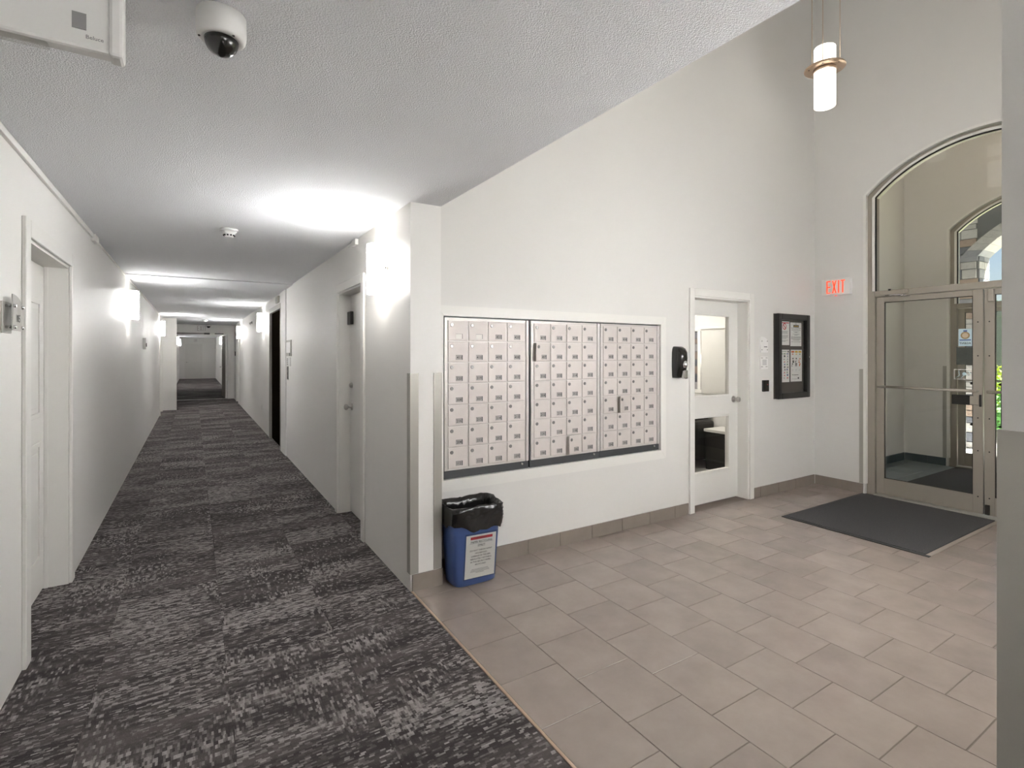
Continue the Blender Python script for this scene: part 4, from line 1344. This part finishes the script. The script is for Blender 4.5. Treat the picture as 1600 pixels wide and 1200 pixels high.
def sheet(label, x0, x1, z0, z1, draw):
    y = YM - 0.0140
    r_ = thing('printed_notice', label, 'notice', ((x0 + x1) / 2, y, z0), 'sheets inside the notice cabinet')
    b_ = MB(); b_.box(x0, x1, y, y + 0.0015, z0, z1); b_.build('paper', PAPER, r_)
    b_ = MB()
    W, H = x1 - x0, z1 - z0
    def rc(a, c, e_, f_, m_):
        b_.cur = m_; b_.box(x0 + a * W, x0 + c * W, y - 0.0006, y - 0.0002, z0 + e_ * H, z0 + f_ * H)
    draw(rc, b_, x0, z0, W, H, y)
    b_.build('print', [INK, GREYINK, REDINK, ORANGEINK, YELLOWINK, GREENINK, BLUEINK], r_)


def draw_a(rc, b_, x0, z0, W, H, y):
    rc(.05, .95, .925, .965, 2)
    cx, cz = x0 + .5 * W, z0 + .79 * H
    b_.cur = 2
    for i in range(24):
        a, c = 2 * PI * i / 24, 2 * PI * (i + 1) / 24
        b_.quad(*[(cx + r_ * math.cos(t), y - .0005, cz + r_ * math.sin(t)) for r_, t in ((.036, a), (.036, c), (.026, c), (.026, a))])
    b_.quad((cx - .026, y - .0005, cz + .018), (cx - .018, y - .0005, cz + .026), (cx + .026, y - .0005, cz - .018), (cx + .018, y - .0005, cz - .026))
    for k_, (w1, g_) in enumerate([(.9, 0), (.8, 0), (.85, 0), (0, 0), (.9, 0), (.88, 0), (.9, 0), (.7, 0), (0, 0), (.9, 0), (.6, 0)]):
        if w1: rc(.1, .1 + .85 * w1, .58 - k_ * .043, .595 - k_ * .043, 1)


def draw_b(rc, b_, x0, z0, W, H, y):
    rc(.42, .58, .935, .955, 1)
    rc(.26, .76, .80, .90, 0); rc(.30, .72, .83, .87, 4)
    for k_, w1 in enumerate([.9, .0, .86, .0, .5, .25, 0, .6, .3, 0, .9, .9, .9, .85, .6, 0, .85]):
        if w1: rc(.5 - w1 / 2, .5 + w1 / 2, .755 - k_ * .036, .769 - k_ * .036, 0 if k_ < 3 else 1)


def draw_c(rc, b_, x0, z0, W, H, y):
    rnd = random.Random(3)
    rc(.08, .72, .94, .955, 5); rc(.82, .93, .915, .965, 0)
    for c in range(3):
        rc(.08 + c * .31, .30 + c * .31, .86, .885, (5, 5, 6)[c])
        for k_ in range(9):
            xx = .12 + c * .31 + rnd.uniform(-.03, .05); zz = .78 - k_ * .083
            rc(xx, xx + rnd.uniform(.06, .15), zz, zz + rnd.uniform(.015, .05), rnd.choice([0, 1, 5, 6, 2, 1]))
            rc(.08 + c * .31, .26 + c * .31, zz - .015, zz - .009, 1)


def draw_d(rc, b_, x0, z0, W, H, y):
    rnd = random.Random(5)
    for c, m_ in enumerate((3, 4, 4)):
        rc(.05 + c * .32, .30 + c * .32, .91, .965, m_)
        rc(.12 + c * .32, .22 + c * .32, .845, .88, (2, 4, 5)[c])
        for k_ in range(5):
            xx = .08 + c * .31 + rnd.uniform(-.02, .08); zz = .70 - k_ * .055
            rc(xx, xx + rnd.uniform(.07, .17), zz, zz + rnd.uniform(.02, .055), (0, 0, 3)[c] if rnd.random() < .8 else 1)
        rc(.10 + c * .31, .24 + c * .31, .37, .376, 1); rc(.10 + c * .31, .20 + c * .31, .34, .346, 1)
    rc(.12, .18, .20, .23, 5); rc(.22, .68, .20, .215, 0); rc(.62, .74, .08, .13, 0); rc(.1, .55, .08, .088, 1)


sheet('white notice with red no entry circle, upper row of the cabinet', 5.352, 5.540, 1.582, 1.838, draw_a)
sheet('white notice with black and yellow logo in the cabinet', 5.560, 5.776, 1.572, 1.832, draw_b)
sheet('recycling chart with small coloured pictures under the red circle notice', 5.352, 5.540, 1.180, 1.532, draw_c)
sheet('sorting chart with orange and yellow heading blocks in the cabinet', 5.566, 5.786, 1.182, 1.532, draw_d)


# ------------------------------------------------------------------ arched entrances
def entrance(name, label, X0, mglass, closer, YC=1.722, dz=0.0):
    """aluminium arched storefront in a wall whose lobby face is X0; hung in the wall depth"""
    en = thing(name, label, 'door', (X0, YC, 0), kind='structure')
    xa, xb = X0 + 0.03, X0 + 0.13
    HO, HI = 0.952, 0.872
    zo, zi, ro, ri = 3.17 + dz, 3.13 + dz, 0.39, 0.37
    for sg in (-1, 1):
        b_ = MB(); b_.box(xa, xb, YC + sg * HI, YC + sg * HO, 0.002, zo - 0.02, 0.003); b_.build('frame_jamb', ALU, en)
        # plaster bead on the face of the wall
        b_ = MB(); b_.box(X0 - 0.006, X0 + 0.03, YC + sg * (HO - 0.012), YC + sg * (HO + 0.016), 0.11, zo); b_.build('edge_bead', TRIM, en)
        b_ = MB(); b_.box(xa - 0.012, xa - 0.0005, YC + sg * (HI - 0.001), YC + sg * (HI + 0.022), 2.145, zi + 0.0); b_.build('lit_frame_edge', TRIM, en)  # white strip paints the frame edge as lit
    n = 28
    o_, i_ = arc_pts(YC, HO, zo - 0.02, ro, n), arc_pts(YC, HI, zi, ri, n)
    b_ = MB()
    for k_ in range(n): b_.prism([o_[k_], o_[k_ + 1], i_[k_ + 1], i_[k_]], xa, xb, 'X')
    b_.build('frame_arch', ALU, en)
    o2, i2 = arc_pts(YC, HO + 0.016, zo, ro + 0.016, n), arc_pts(YC, HO - 0.012, zo, ro - 0.010, n)
    b_ = MB()
    for k_ in range(n): b_.prism([o2[k_], o2[k_ + 1], i2[k_ + 1], i2[k_]], X0 - 0.006, X0 + 0.03, 'X')
    b_.build('edge_bead', TRIM, en)
    o3, i3 = arc_pts(YC, HI + 0.022, zi, ri + 0.022, n), arc_pts(YC, HI - 0.001, zi, ri - 0.001, n)
    b_ = MB()
    for k_ in range(n): b_.prism([o3[k_], o3[k_ + 1], i3[k_ + 1], i3[k_]], xa - 0.012, xa - 0.0005, 'X')
    b_.build('lit_frame_edge', TRIM, en)  # arched run of the strip that paints the edge as lit
    o4, i4 = arc_pts(YC, HI, zi, ri, n), arc_pts(YC, HI - 0.014, zi - 0.004, ri - 0.008, n)
    b_ = MB()
    for k_ in range(n): b_.prism([o4[k_], o4[k_ + 1], i4[k_ + 1], i4[k_]], xa + 0.004, xa + 0.016, 'X')
    for sg in (-1, 1): b_.box(xa + 0.004, xa + 0.016, YC + sg * (HI - 0.012), YC + sg * HI, 2.146, zi)
    b_.build('glazing_gasket', ALUD, en)
    b_ = MB(); b_.box(xa, xb, YC - HI, YC + HI, 2.082, 2.145, 0.003); b_.build('transom_bar', ALU, en)
    tp = arc_pts(YC, HI + 0.004, zi, ri + 0.004, n)
    b_ = MB(); b_.prism([(YC + HI + 0.004, 2.14), (YC - HI - 0.004, 2.14)] + tp, xa + 0.020, xa + 0.028, 'X'); b_.build('transom_pane', mglass, en)
    b_ = MB(); b_.box(X0 - 0.005, X0 + 0.185, YC - HI, YC + HI, 0.0005, 0.018, 0.004); b_.build('threshold', STEEL, en)
    for sg in (1, -1):
        y_in, y_out = YC + sg * 0.005, YC + sg * (HI - 0.006)
        ya, yb = min(y_in, y_out), max(y_in, y_out)
        dx0, dx1 = xa + 0.016, xa + 0.060
        sw, zr0, zr1, zr2, zr3 = 0.072, 0.026, 0.192, 2.024, 2.078
        b_ = MB()
        b_.box(dx0, dx1, ya, ya + sw, zr0, zr3, 0.002); b_.box(dx0, dx1, yb - sw, yb, zr0, zr3, 0.002)
        b_.box(dx0, dx1, ya + sw, yb - sw, zr0, zr1, 0.002); b_.box(dx0, dx1, ya + sw, yb - sw, zr2, zr3, 0.002)
        lf = b_.build('door_leaf', ALU, en)
        b_ = MB(); b_.box(dx0 + 0.018, dx0 + 0.025, ya + sw - 0.004, yb - sw + 0.004, zr1 - 0.004, zr2 + 0.004); b_.build('pane', mglass, lf)
        b_ = MB()
        g0, g1 = ya + sw, yb - sw
        b_.box(dx0 + 0.006, dx0 + 0.016, g0, g0 + 0.006, zr1, zr2); b_.box(dx0 + 0.006, dx0 + 0.016, g1 - 0.006, g1, zr1, zr2)
        b_.box(dx0 + 0.006, dx0 + 0.016, g0 + 0.006, g1 - 0.006, zr1, zr1 + 0.006); b_.box(dx0 + 0.006, dx0 + 0.016, g0 + 0.006, g1 - 0.006, zr2 - 0.006, zr2)
        b_.build('glazing_gasket', ALUD, lf)
        b_ = MB()
        pa, pb = ya + 0.03, yb - 0.03
        b_.tube([(dx0 - 0.045, pa, 1.147), (dx0 - 0.045, pb, 1.147)], 0.013, 12)
        for y_ in (pa + 0.01, pb - 0.01): b_.tube([(dx0 - 0.045, y_, 1.147), (dx0 - 0.0003, y_, 1.147)], 0.010, 10)
        b_.build('push_bar', ALU, lf)
        # curved pull handle on the outer face
        b_ = MB(); yq = YC + sg * 0.10
        pts = [(dx1 + 0.0005, yq, 0.83), (dx1 + 0.05, yq, 0.83), (dx1 + 0.062, yq, 0.842), (dx1 + 0.062, yq, 1.20), (dx1 + 0.05, yq, 1.212), (dx1 + 0.0005, yq, 1.212)]
        b_.tube(pts, 0.011, 10); b_.build('pull_handle', BLACKM, lf)
        if sg == 1:
            y0_ = YC + 0.036
            b_ = MB(); b_.box(dx0 - 0.020, dx0 - 0.0005, y0_ + 0.035, y0_ + 0.19, 1.015, 1.105, 0.003); b_.build('latch_case', BLACKM, lf)
            b_ = MB(); b_.box(dx0 - 0.030, dx0 - 0.0205, y0_ - 0.01, y0_ + 0.055, 1.02, 1.10, 0.003); b_.build('latch_plate', ALU, lf)
            b_ = MB(); b_.box(dx0 - 0.026, dx0 - 0.0005, y0_ - 0.022, y0_ - 0.011, 1.005, 1.115, 0.002); b_.build('latch_keeper', BLACKM, lf)
        b_ = MB()
        for zz in (1.78, 1.47, 0.90, 0.60, 0.18): b_.lathe([(0.006, 0), (0.006, -0.002)], (dx0 - 0.0002, YC + sg * 0.04, zz), 'X', 8)
        b_.build('screw_cover', BLACKM, lf)
        if closer and sg == 1:
            b_ = MB(); b_.box(xa - 0.038, xa - 0.0005, yb - 0.30, yb - 0.06, 2.095, 2.135, 0.003); b_.build('closer_body', ALU, en)
            b_ = MB(); b_.tube([(xa - 0.02, yb - 0.10, 2.09), (xa - 0.075, yb - 0.20, 2.086), (xa - 0.02, yb - 0.31, 2.07)], 0.007, 8); b_.build('closer_arm', CHROME, en)
            b_ = MB(); b_.lathe([(0.012, 0.0), (0.012, 0.018)], (xa - 0.02, yb - 0.135, 2.1352), 'Z', 10); b_.build('closer_spindle', BLACKM, en)
        if sg == -1:
            b_ = MB(); b_.box(xa - 0.012, xa + 0.0155, YC - 0.075, YC - 0.035, 1.96, 2.07, 0.004); b_.build('flush_bolt', ALU, lf)
            b_ = MB(); b_.box(xa - 0.002, xa + 0.0155, YC - 0.045, YC - 0.012, 0.03, 0.12, 0.004); b_.build('flush_bolt', ALUD, lf)
    return en


entrance('door_8', 'arched glass double entrance doors in aluminium frame at the mat', XE, GLASS, True)
out_door = entrance('door_9', 'outer arched glass doors seen beyond the vestibule', XV, GLASSB, False, 1.80, -0.04)

# stickers on the entrance door glass, read from the vestibule side
XS = XE + 0.03 + 0.016 + 0.018 - 0.002
ysl, ysr = 1.925, 1.806
r = thing('crest_sticker', 'pale blue crest sticker on the entrance door glass', 'sticker', (XS, 1.86, 1.56))
b_ = MB(); b_.box(XS - 0.001, XS, 1.803, 1.908, 1.560, 1.722, 0.0004); b_.build('backing', mat('sticker_blue', s(190, 212, 222), 0.5), r)
b_ = MB(); yq = 1.858; b_.cur = 0
b_.lathe([(0.034, 0), (0.034, -0.0012)], (XS - 0.0012, yq, 1.660), 'X', 24)
b_.cur = 1; b_.lathe([(0.023, -0.0013), (0.023, -0.0020)], (XS - 0.0012, yq, 1.660), 'X', 24)
b_.cur = 2; b_.box(XS - 0.0024, XS - 0.0012, yq - 0.014, yq + 0.014, 1.694, 1.708); b_.box(XS - 0.0024, XS - 0.0012, yq - 0.042, yq + 0.042, 1.612, 1.622)
b_.cur = 3; b_.text('AGENT', (XS - 0.0012, yq, 1.578), (0, 1, 0), (0, 0, 1), 0.026, 'C', -0.0012)
b_.build('crest_print', [mat('crest_gold', s(150, 128, 90), 0.6), mat('crest_tan', s(196, 176, 150), 0.6), BLUEINK, INK], r)
r = thing('dark_sticker', 'dark square sticker below the crest on the entrance door glass', 'sticker', (XS, 1.86, 1.385))
b_ = MB(); b_.box(XS - 0.001, XS, 1.808, 1.924, 1.387, 1.548, 0.0004); b_.build('backing', mat('sticker_dark', s(62, 66, 60), 0.5, var=(12, 0.25)), r)
r = thing('outline_sticker', 'white outlined sticker under the dark square on the entrance door glass', 'sticker', (XS, 1.87, 1.245))
b_ = MB()
for a, c, e_, f_ in ((1.806, 1.942, 1.248, 1.253), (1.806, 1.942, 1.338, 1.343), (1.806, 1.811, 1.253, 1.338), (1.937, 1.942, 1.253, 1.338)): b_.box(XS - 0.001, XS, a, c, e_, f_)
b_.build('outline', PAPER, r)
b_ = MB()
for (a0_, b0_, a1_, b1_) in ((1.93, 1.26, 1.90, 1.285), (1.90, 1.285, 1.905, 1.33), (1.89, 1.26, 1.86, 1.30), (1.86, 1.30, 1.83, 1.285), (1.84, 1.33, 1.815, 1.30)):
    b_.tube([(XS - 0.002, a0_, b0_), (XS - 0.002, a1_, b1_)], 0.0022, 6)
b_.lathe([(0.016, 0), (0.016, -0.001)], (XS, 1.865, 1.30), 'X', 12)
b_.build('emblem', mat('sticker_pale', s(186, 208, 216), 0.5), r)

# entrance mat
r = thing('entrance_mat', 'charcoal ribbed entrance mat in front of the glass doors', 'mat', (5.3, 2.12, 0))
b_ = MB(); b_.box(4.60, 6.055, 1.625, 2.665, 0.0006, 0.010, 0.003); b_.build('pile', MATG, r)
b_ = MB(); b_.box(4.565, 4.5995, 1.59, 2.70, 0.0006, 0.006, 0.002); b_.build('rubber_border', RUBBER, r)
b_ = MB(); b_.box(4.60, 6.055, 1.590, 1.6245, 0.0006, 0.006, 0.002); b_.build('rubber_border', mat('mat_edge_lit', s(150, 138, 126), 0.6), r)  # same rubber, coloured pale as if its edge caught the light
b_ = MB(); b_.box(4.60, 6.055, 2.6655, 2.70, 0.0006, 0.006, 0.002); b_.build('rubber_border', RUBBER, r)

# ------------------------------------------------------------------ vestibule
VZ = 4.7
mb = MB(); mb.box(XE + 0.19, XV + 0.2, 0.0, 3.4, -0.2, -0.0025)
fl_v = struct(mb, 'floor_vestibule', GROUT, 'tile floor of the glass vestibule, coloured blue grey as if by daylight', 'floor')
x = XE + 0.185
while x < XV:
    y = 0.2
    while y < 3.25:
        floor_tile(x + JG, min(x + TP, XV) - JG, y + JG, min(y + TP, 3.25) - JG, fl_v, DAYTILE)
        y += TP
    x += TP
mb = MB(); mb.box(XE + 0.18, XV + 0.18, 3.25, 3.40, 0, VZ)
struct(mb, 'wall_vestibule_north', WALL, 'plain grey side wall inside the vestibule', 'wall')
mb = MB(); mb.box(XE + 0.18, XV + 0.18, 0.05, 0.20, 0, VZ)
struct(mb, 'wall_vestibule_south', WALL, 'plain side wall of the vestibule hidden by the pier', 'wall')
mb = MB(); arch_wall(mb, XV, XV + 0.18, 0.20, 3.25, 0, VZ, 1.80, 0.955, 3.13, 0.39)
struct(mb, 'wall_vestibule_outer', WALL, 'vestibule end wall with the outer arched doors', 'wall')
r = thing('added_ceiling_light', 'added unseen fill lamp on the vestibule ceiling', 'ceiling light', (7.3, 1.72, VZ))  # no known lamp here, added to brighten the vestibule
b_ = MB(); b_.lathe([(0.19, -0.0005), (0.19, -0.03), (0.18, -0.035)], (7.3, 1.72, VZ), 'Z', 32); b_.build('base', NICKEL, r)
b_ = MB(); b_.lathe([(0.175, -0.0355), (0.165, -0.07), (0.12, -0.10), (0.02, -0.11)], (7.3, 1.72, VZ), 'Z', 32); b_.build('glass_bowl', emit_mat('vestibule_fill', s(255, 232, 208), 10.0), r)
mb = MB(); mb.box(XE + 0.18, XV + 0.18, 0.05, 3.40, VZ, VZ + 0.1)
struct(mb, 'ceiling_vestibule', WALL, 'pale ceiling above the vestibule', 'ceiling')
bb_v = thing('baseboard_vestibule', 'tile baseboard around the vestibule with daylight blue put into its colour', 'baseboard', (7.4, 3.25, 0), kind='structure')
x = XE + 0.19
while x < XV - 0.05:
    base_tile(x + .002, min(x + TP, XV - 0.012) - .002, 3.239, 3.2495, bb_v, DAYBASE)
    x += TP
base_tile(XV - 0.011, XV - 0.0005, 2.98, 3.238, bb_v, DAYBASE); base_tile(XV - 0.011, XV - 0.0005, 2.775, 2.978, bb_v, DAYBASE)
corner_guard(XV, 2.765, 1, 1, 0.108, 1.325, 'slim steel corner guard beside the outer door frame', w=0.045)
r = thing('vestibule_mat', 'dark carpet mat covering the vestibule floor', 'mat', (7.4, 1.8, 0))
b_ = MB(); b_.box(6.45, XV - 0.03, 0.75, 2.66, 0.0006, 0.010, 0.003); b_.build('pile', MATG, r)
b_ = MB(); b_.box(6.42, 6.4495, 0.75, 2.66, 0.0006, 0.006, 0.002); b_.build('rubber_border', RUBBER, r)

# ------------------------------------------------------------------ outside
mb = MB(); mb.box(XV + 0.19, 60, -30, 40, -0.4, -0.03)
struct(mb, 'ground', mat('lawn_ground', s(128, 132, 104), 0.95, var=(1.5, 0.2)), 'lawn beyond the entrance porch', 'ground')
mb = MB(); mb.box(XV + 0.19, 12.2, -1.5, 5.0, -0.03, -0.012)
struct(mb, 'pavement', CONC, 'bright sunlit concrete slab outside the doors', 'pavement')
PX = 10.5
pw = thing('wall_porch', 'stone clad porch wall with arched opening outside the doors', 'wall', (PX, YC, 0), kind='structure')
b_ = MB(); arch_wall(b_, PX, PX + 0.45, -1.0, 4.5, -0.02, 4.9, YC, 1.30, 3.02, 0.62); b_.build('mortar_core', MORTAR, pw)
rnd = random.Random(21)
_st = {}
def stone(x0, x1, y0, y1, z0, z1):
    b_ = MB(); b_.box(x0, x1, y0, y1, z0, z1, 0.006)
    return b_.build('stone', rnd.choice(STONE_COLS), pw)
z = -0.01
while z < 4.75:
    h = rnd.choice((0.08, 0.10, 0.12, 0.15))
    y = YC + 1.30 + rnd.uniform(-0.004, 0.02)
    while y < 4.3:
        w = rnd.uniform(0.18, 0.42)
        e = min(y + w, 4.42)
        # keep clear of the arch above its springing
        stone(PX - 0.02 - rnd.uniform(0, 0.015), PX - 0.0005, y + 0.005, e - 0.005, z + 0.005, z + h - 0.005)
        y = e
    if z < 3.0:
        stone(PX + 0.01, PX + 0.22, YC + 1.285, YC + 1.2995, z + 0.005, z + h - 0.005)
        stone(PX + 0.23, PX + 0.44, YC + 1.285, YC + 1.2995, z + 0.005, z + h - 0.005)
    z += h
ao, ai = arc_pts(YC, 1.52, 3.02, 0.76, 26), arc_pts(YC, 1.29, 3.02, 0.61, 26)
for k in range(13, 26):
    p0, p1, q0, q1 = ao[k], ao[k + 1], ai[k], ai[k + 1]
    cy, cz = (p0[0] + p1[0] + q0[0] + q1[0]) / 4, (p0[1] + p1[1] + q0[1] + q1[1]) / 4
    b_ = MB(); b_.prism([(cy + (p[0] - cy) * .95, cz + (p[1] - cz) * .97) for p in (p0, p1, q1, q0)], PX - 0.045, PX + 0.46, 'X'); b_.build('stone', rnd.choice(STONE_COLS[:2]), pw)
z = 3.9
while z < 4.8:
    y = 1.2
    while y < YC + 1.28:
        w = rnd.uniform(0.25, 0.45)
        stone(PX - 0.03, PX - 0.0005, y + 0.005, min(y + w, YC + 1.29) - 0.005, z + 0.005, z + 0.115)
        y += w
    z += 0.12
mb = MB(); mb.box(XV + 0.18, PX + 0.45, -1.0, 4.5, 4.9, 5.05)
struct(mb, 'roof', mat('soffit', s(96, 104, 108), 0.8), 'dark soffit over the entrance porch', 'roof')
mb = MB(); mb.box(XV + 0.181, XV + 0.40, -6.0, 0.04, -0.02, 6.5); mb.box(XV + 0.181, XV + 0.40, 3.41, 9.0, -0.02, 6.5); mb.box(XV + 0.181, XV + 0.40, 0.04, 3.41, VZ + 0.0, 6.5)
mb.box(6.26, 6.40, 3.41, 3.55, -0.02, 2.6) if False else None
wf = struct(mb, 'wall_facade', MORTAR, 'grey stone outer face of the building around the entrance', 'wall')
z = 0.4
while z < 2.6:
    h = rnd.choice((0.10, 0.13, 0.16))
    y = 5.6 + rnd.uniform(0, 0.15)
    while y < 8.4:
        w = rnd.uniform(0.25, 0.55)
        b_ = MB(); b_.box(XV + 0.15, XV + 0.1805, y + 0.006, y + w - 0.006, z + 0.006, z + h - 0.006, 0.006); b_.build('stone', rnd.choice(STONE_COLS), wf)
        y += w
    z += h


def leaf_ball(b_, c, rx, rz, n, size, rnd):
    for k_ in range(n):
        d = Vector((rnd.gauss(0, 1), rnd.gauss(0, 1), rnd.gauss(0, 1))).normalized()
        q = rnd.uniform(0.55, 1.0)
        p = Vector((c[0] + d.x * rx * q, c[1] + d.y * rx * q, c[2] + d.z * rz * q))
        u = Vector((rnd.uniform(-1, 1), rnd.uniform(-1, 1), rnd.uniform(-1, 1))).normalized() * size
        v = u.cross(d).normalized() * size * 0.5
        b_.quad(p - u, p + v, p + u, p - v)


def shrub(label, x, y, rx, h, m_, seed, tree=False, trunk=0.0):
    rd = random.Random(seed)
    r_ = thing('leafy_tree' if tree else 'shrub', label, 'tree' if tree else 'shrub', (x, y, -0.03))
    b_ = MB(); leaf_ball(b_, (x, y, trunk + (h - trunk) / 2), rx, (h - trunk) / 2, 1500 if tree else 900, 0.09 if tree else 0.05, rd)
    tag(b_.build('foliage', m_, r_), kind='stuff')
    b_ = MB(); b_.tube([(x, y, -0.03), (x + 0.02, y, trunk + (h - trunk) * 0.5)], 0.1 if tree else 0.025, 8); b_.build('trunk', BARK, r_)
    return r_


shrub('yellow green shrub growing outside past the porch arch', 13.4, 3.55, 0.75, 1.35, LEAFY, 1)
shrub('low green shrub in front of the yellow one outside', 12.0, 3.15, 0.5, 0.85, LEAFG, 2)
shrub('green shrub behind the yellow one outside the porch', 14.6, 4.3, 0.8, 1.2, LEAFG, 3)
shrub('pale green shade tree across the lawn', 22.0, 5.9, 2.6, 3.3, mat('pale_leaf', s(120, 160, 110), 0.6), 4, True, 0.8)
shrub('tall green tree far across the lawn', 27.0, 8.5, 3.0, 3.6, LEAFG, 5, True, 0.9)
r = thing('porch_canopy', 'grey canopy beam and post outside beyond the shrubs', 'canopy', (16, 4.4, -0.03))
b_ = MB(); b_.box(15.9, 16.2, 2.0, 6.5, 2.35, 2.62, 0.01); b_.build('beam', mat('grey_timber', s(104, 112, 112), 0.8), r)
b_ = MB(); b_.box(15.95, 16.15, 4.16, 4.30, -0.03, 2.349, 0.005); b_.build('post', MATS['grey_timber'], r)
b_ = MB(); b_.box(15.95, 16.15, 6.1, 6.3, -0.03, 2.349, 0.005); b_.build('post', MATS['grey_timber'], r)
r = thing('distant_house', 'blue grey house across the lawn outside', 'house', (34, 10, -0.03))
b_ = MB(); b_.box(34, 38, 4, 16, -0.03, 2.8); b_.build('house_wall', mat('house_blue', s(110, 140, 175), 0.8), r)
b_ = MB(); b_.prism([(33.4, 2.81), (38.6, 2.81), (36, 4.2)], 3.6, 16.4, 'Y'); b_.build('house_roof', mat('house_roof', s(90, 92, 98), 0.8), r)

# ------------------------------------------------------------------ office behind door_7
OX0, OX1, OY1 = 3.5, 6.10, 6.9
mb = MB(); mb.box(OX0, OX1 + 0.2, YM + 0.14, OY1 + 0.1, -0.2, -0.002)
struct(mb, 'floor_office', CARPETG, 'grey carpet floor inside the office', 'floor')
mb = MB(); mb.box(OX0 - 0.12, OX0, YM + 0.14, OY1, 0, CZ); mb.box(OX0, OX1, OY1, OY1 + 0.12, 0, CZ)
struct(mb, 'wall_office', WALL, 'pale inner walls of the office', 'wall')
W0, W1, WZ0, WZ1 = 3.85, 5.9, 0.93, 1.86
mb = MB()
mb.box(OX1, OX1 + 0.18, YM + 0.14, W0, 0, CZ); mb.box(OX1, OX1 + 0.18, W1, OY1, 0, CZ); mb.box(OX1, OX1 + 0.18, W0, W1, 0, WZ0); mb.box(OX1, OX1 + 0.18, W0, W1, WZ1, CZ)
struct(mb, 'wall_office_window', WALL, 'office wall with the window and blind', 'wall')
mb = MB(); mb.box(OX0 - 0.12, OX1 + 0.18, YM + 0.14, OY1 + 0.12, CZ, CZ + 0.1)
struct(mb, 'ceiling_office', CEIL, 'white ceiling inside the office', 'ceiling')
wd = thing('window_1', 'white framed office window half covered by a closed blind', 'window', (OX1, 4.8, WZ0), kind='structure')
for (a, c, e_, f_) in ((W0, W0 + 0.05, WZ0, WZ1), (W1 - 0.05, W1, WZ0, WZ1), (4.775, 4.83, WZ0 + 0.05, WZ1 - 0.05), (W0 + 0.05, W1 - 0.05, WZ0, WZ0 + 0.05), (W0 + 0.05, W1 - 0.05, WZ1 - 0.05, WZ1)):
    b_ = MB(); b_.box(OX1 - 0.012, OX1 + 0.06, a + .0005, c - .0005, e_ + .0005, f_ - .0005, 0.003); b_.build('window_frame', TRIM, wd)
b_ = MB(); b_.box(OX1 + 0.03, OX1 + 0.036, W0 + 0.05, 4.775, WZ0 + 0.05, WZ1 - 0.05); b_.build('pane', GLASS, wd)
b_ = MB(); b_.box(OX1 + 0.03, OX1 + 0.036, 4.83, W1 - 0.05, WZ0 + 0.05, WZ1 - 0.05); b_.build('pane', GLASS, wd)
bl = thing('window_blind', 'closed white slatted blind over half of the office window', 'blind', (OX1 - 0.02, 4.3, WZ0))
b_ = MB(); b_.box(OX1 - 0.05, OX1 - 0.0125, W0 + 0.02, 4.765, WZ1 - 0.03, WZ1 + 0.012, 0.003); b_.build('head_rail', BLIND, bl)
ns = 34
for k in range(ns):
    zc = WZ0 + 0.02 + k * (WZ1 - WZ0 - 0.06) / (ns - 1)
    b_ = MB(); b_.prism([(OX1 - 0.030, zc + 0.014), (OX1 - 0.028, zc + 0.0145), (OX1 - 0.018, zc - 0.013), (OX1 - 0.020, zc - 0.0135)], W0 + 0.03, 4.755, 'Y'); b_.build('slat', BLIND, bl)
r = thing('added_ceiling_light', 'added square fill panel on the office ceiling behind the glass door', 'ceiling light', (5.0, 4.9, CZ))  # glowing panel added to brighten the office
b_ = MB(); b_.box(4.7, 5.3, 4.6, 5.2, CZ - 0.03, CZ - 0.0005, 0.004); b_.build('frame', WHITEP, r)
b_ = MB(); b_.box(4.73, 5.27, 4.63, 5.17, CZ - 0.034, CZ - 0.0302); b_.build('diffuser', emit_mat('office_fill', s(255, 250, 240), 26.0), r)
# armchair
ac = thing('armchair', 'black leather tub armchair inside the office beyond the glass', 'armchair', (5.62, 4.86, 0))
ax, ay = 5.62, 4.92
b_ = MB(); b_.box(ax - 0.30, ax + 0.30, ay - 0.32, ay + 0.32, 0.08, 0.40, 0.03); b_.build('seat', BLACKL, ac)
b_ = MB(); b_.box(ax - 0.34, ax + 0.36, ay - 0.47, ay - 0.325, 0.08, 0.60, 0.045); b_.build('armrest', BLACKL, ac)
b_ = MB(); b_.box(ax - 0.34, ax + 0.36, ay + 0.325, ay + 0.47, 0.08, 0.60, 0.045); b_.build('armrest', BLACKL, ac)
b_ = MB(); b_.box(ax + 0.305, ax + 0.44, ay - 0.32, ay + 0.32, 0.08, 0.82, 0.045); b_.build('backrest', BLACKL, ac)
for sx, sy in ((-0.27, -0.42), (0.30, -0.42), (-0.27, 0.42), (0.30, 0.42)):
    b_ = MB(); b_.lathe([(0.02, 0.0), (0.026, 0.0795)], (ax + sx, ay + sy, 0), 'Z', 10); b_.build('leg', CHROME, ac)
tb = thing('side_table', 'low black side table with pale top beside the office armchair', 'side table', (5.66, 4.2, 0))
b_ = MB(); b_.box(5.62, 5.99, 3.90, 4.36, 0.485, 0.52, 0.004); b_.build('table_top', mat('table_top_pale', s(205, 203, 198), 0.4), tb)
for (a, c) in ((5.63, 5.67), (5.93, 5.97)):
    b_ = MB(); b_.box(a, c, 3.92, 4.34, 0.001, 0.4845, 0.003); b_.build('leg', BLACKM, tb)
b_ = MB(); b_.box(5.675, 5.925, 4.32, 4.34, 0.06, 0.48, 0.002); b_.build('back_panel', BLACKM, tb)
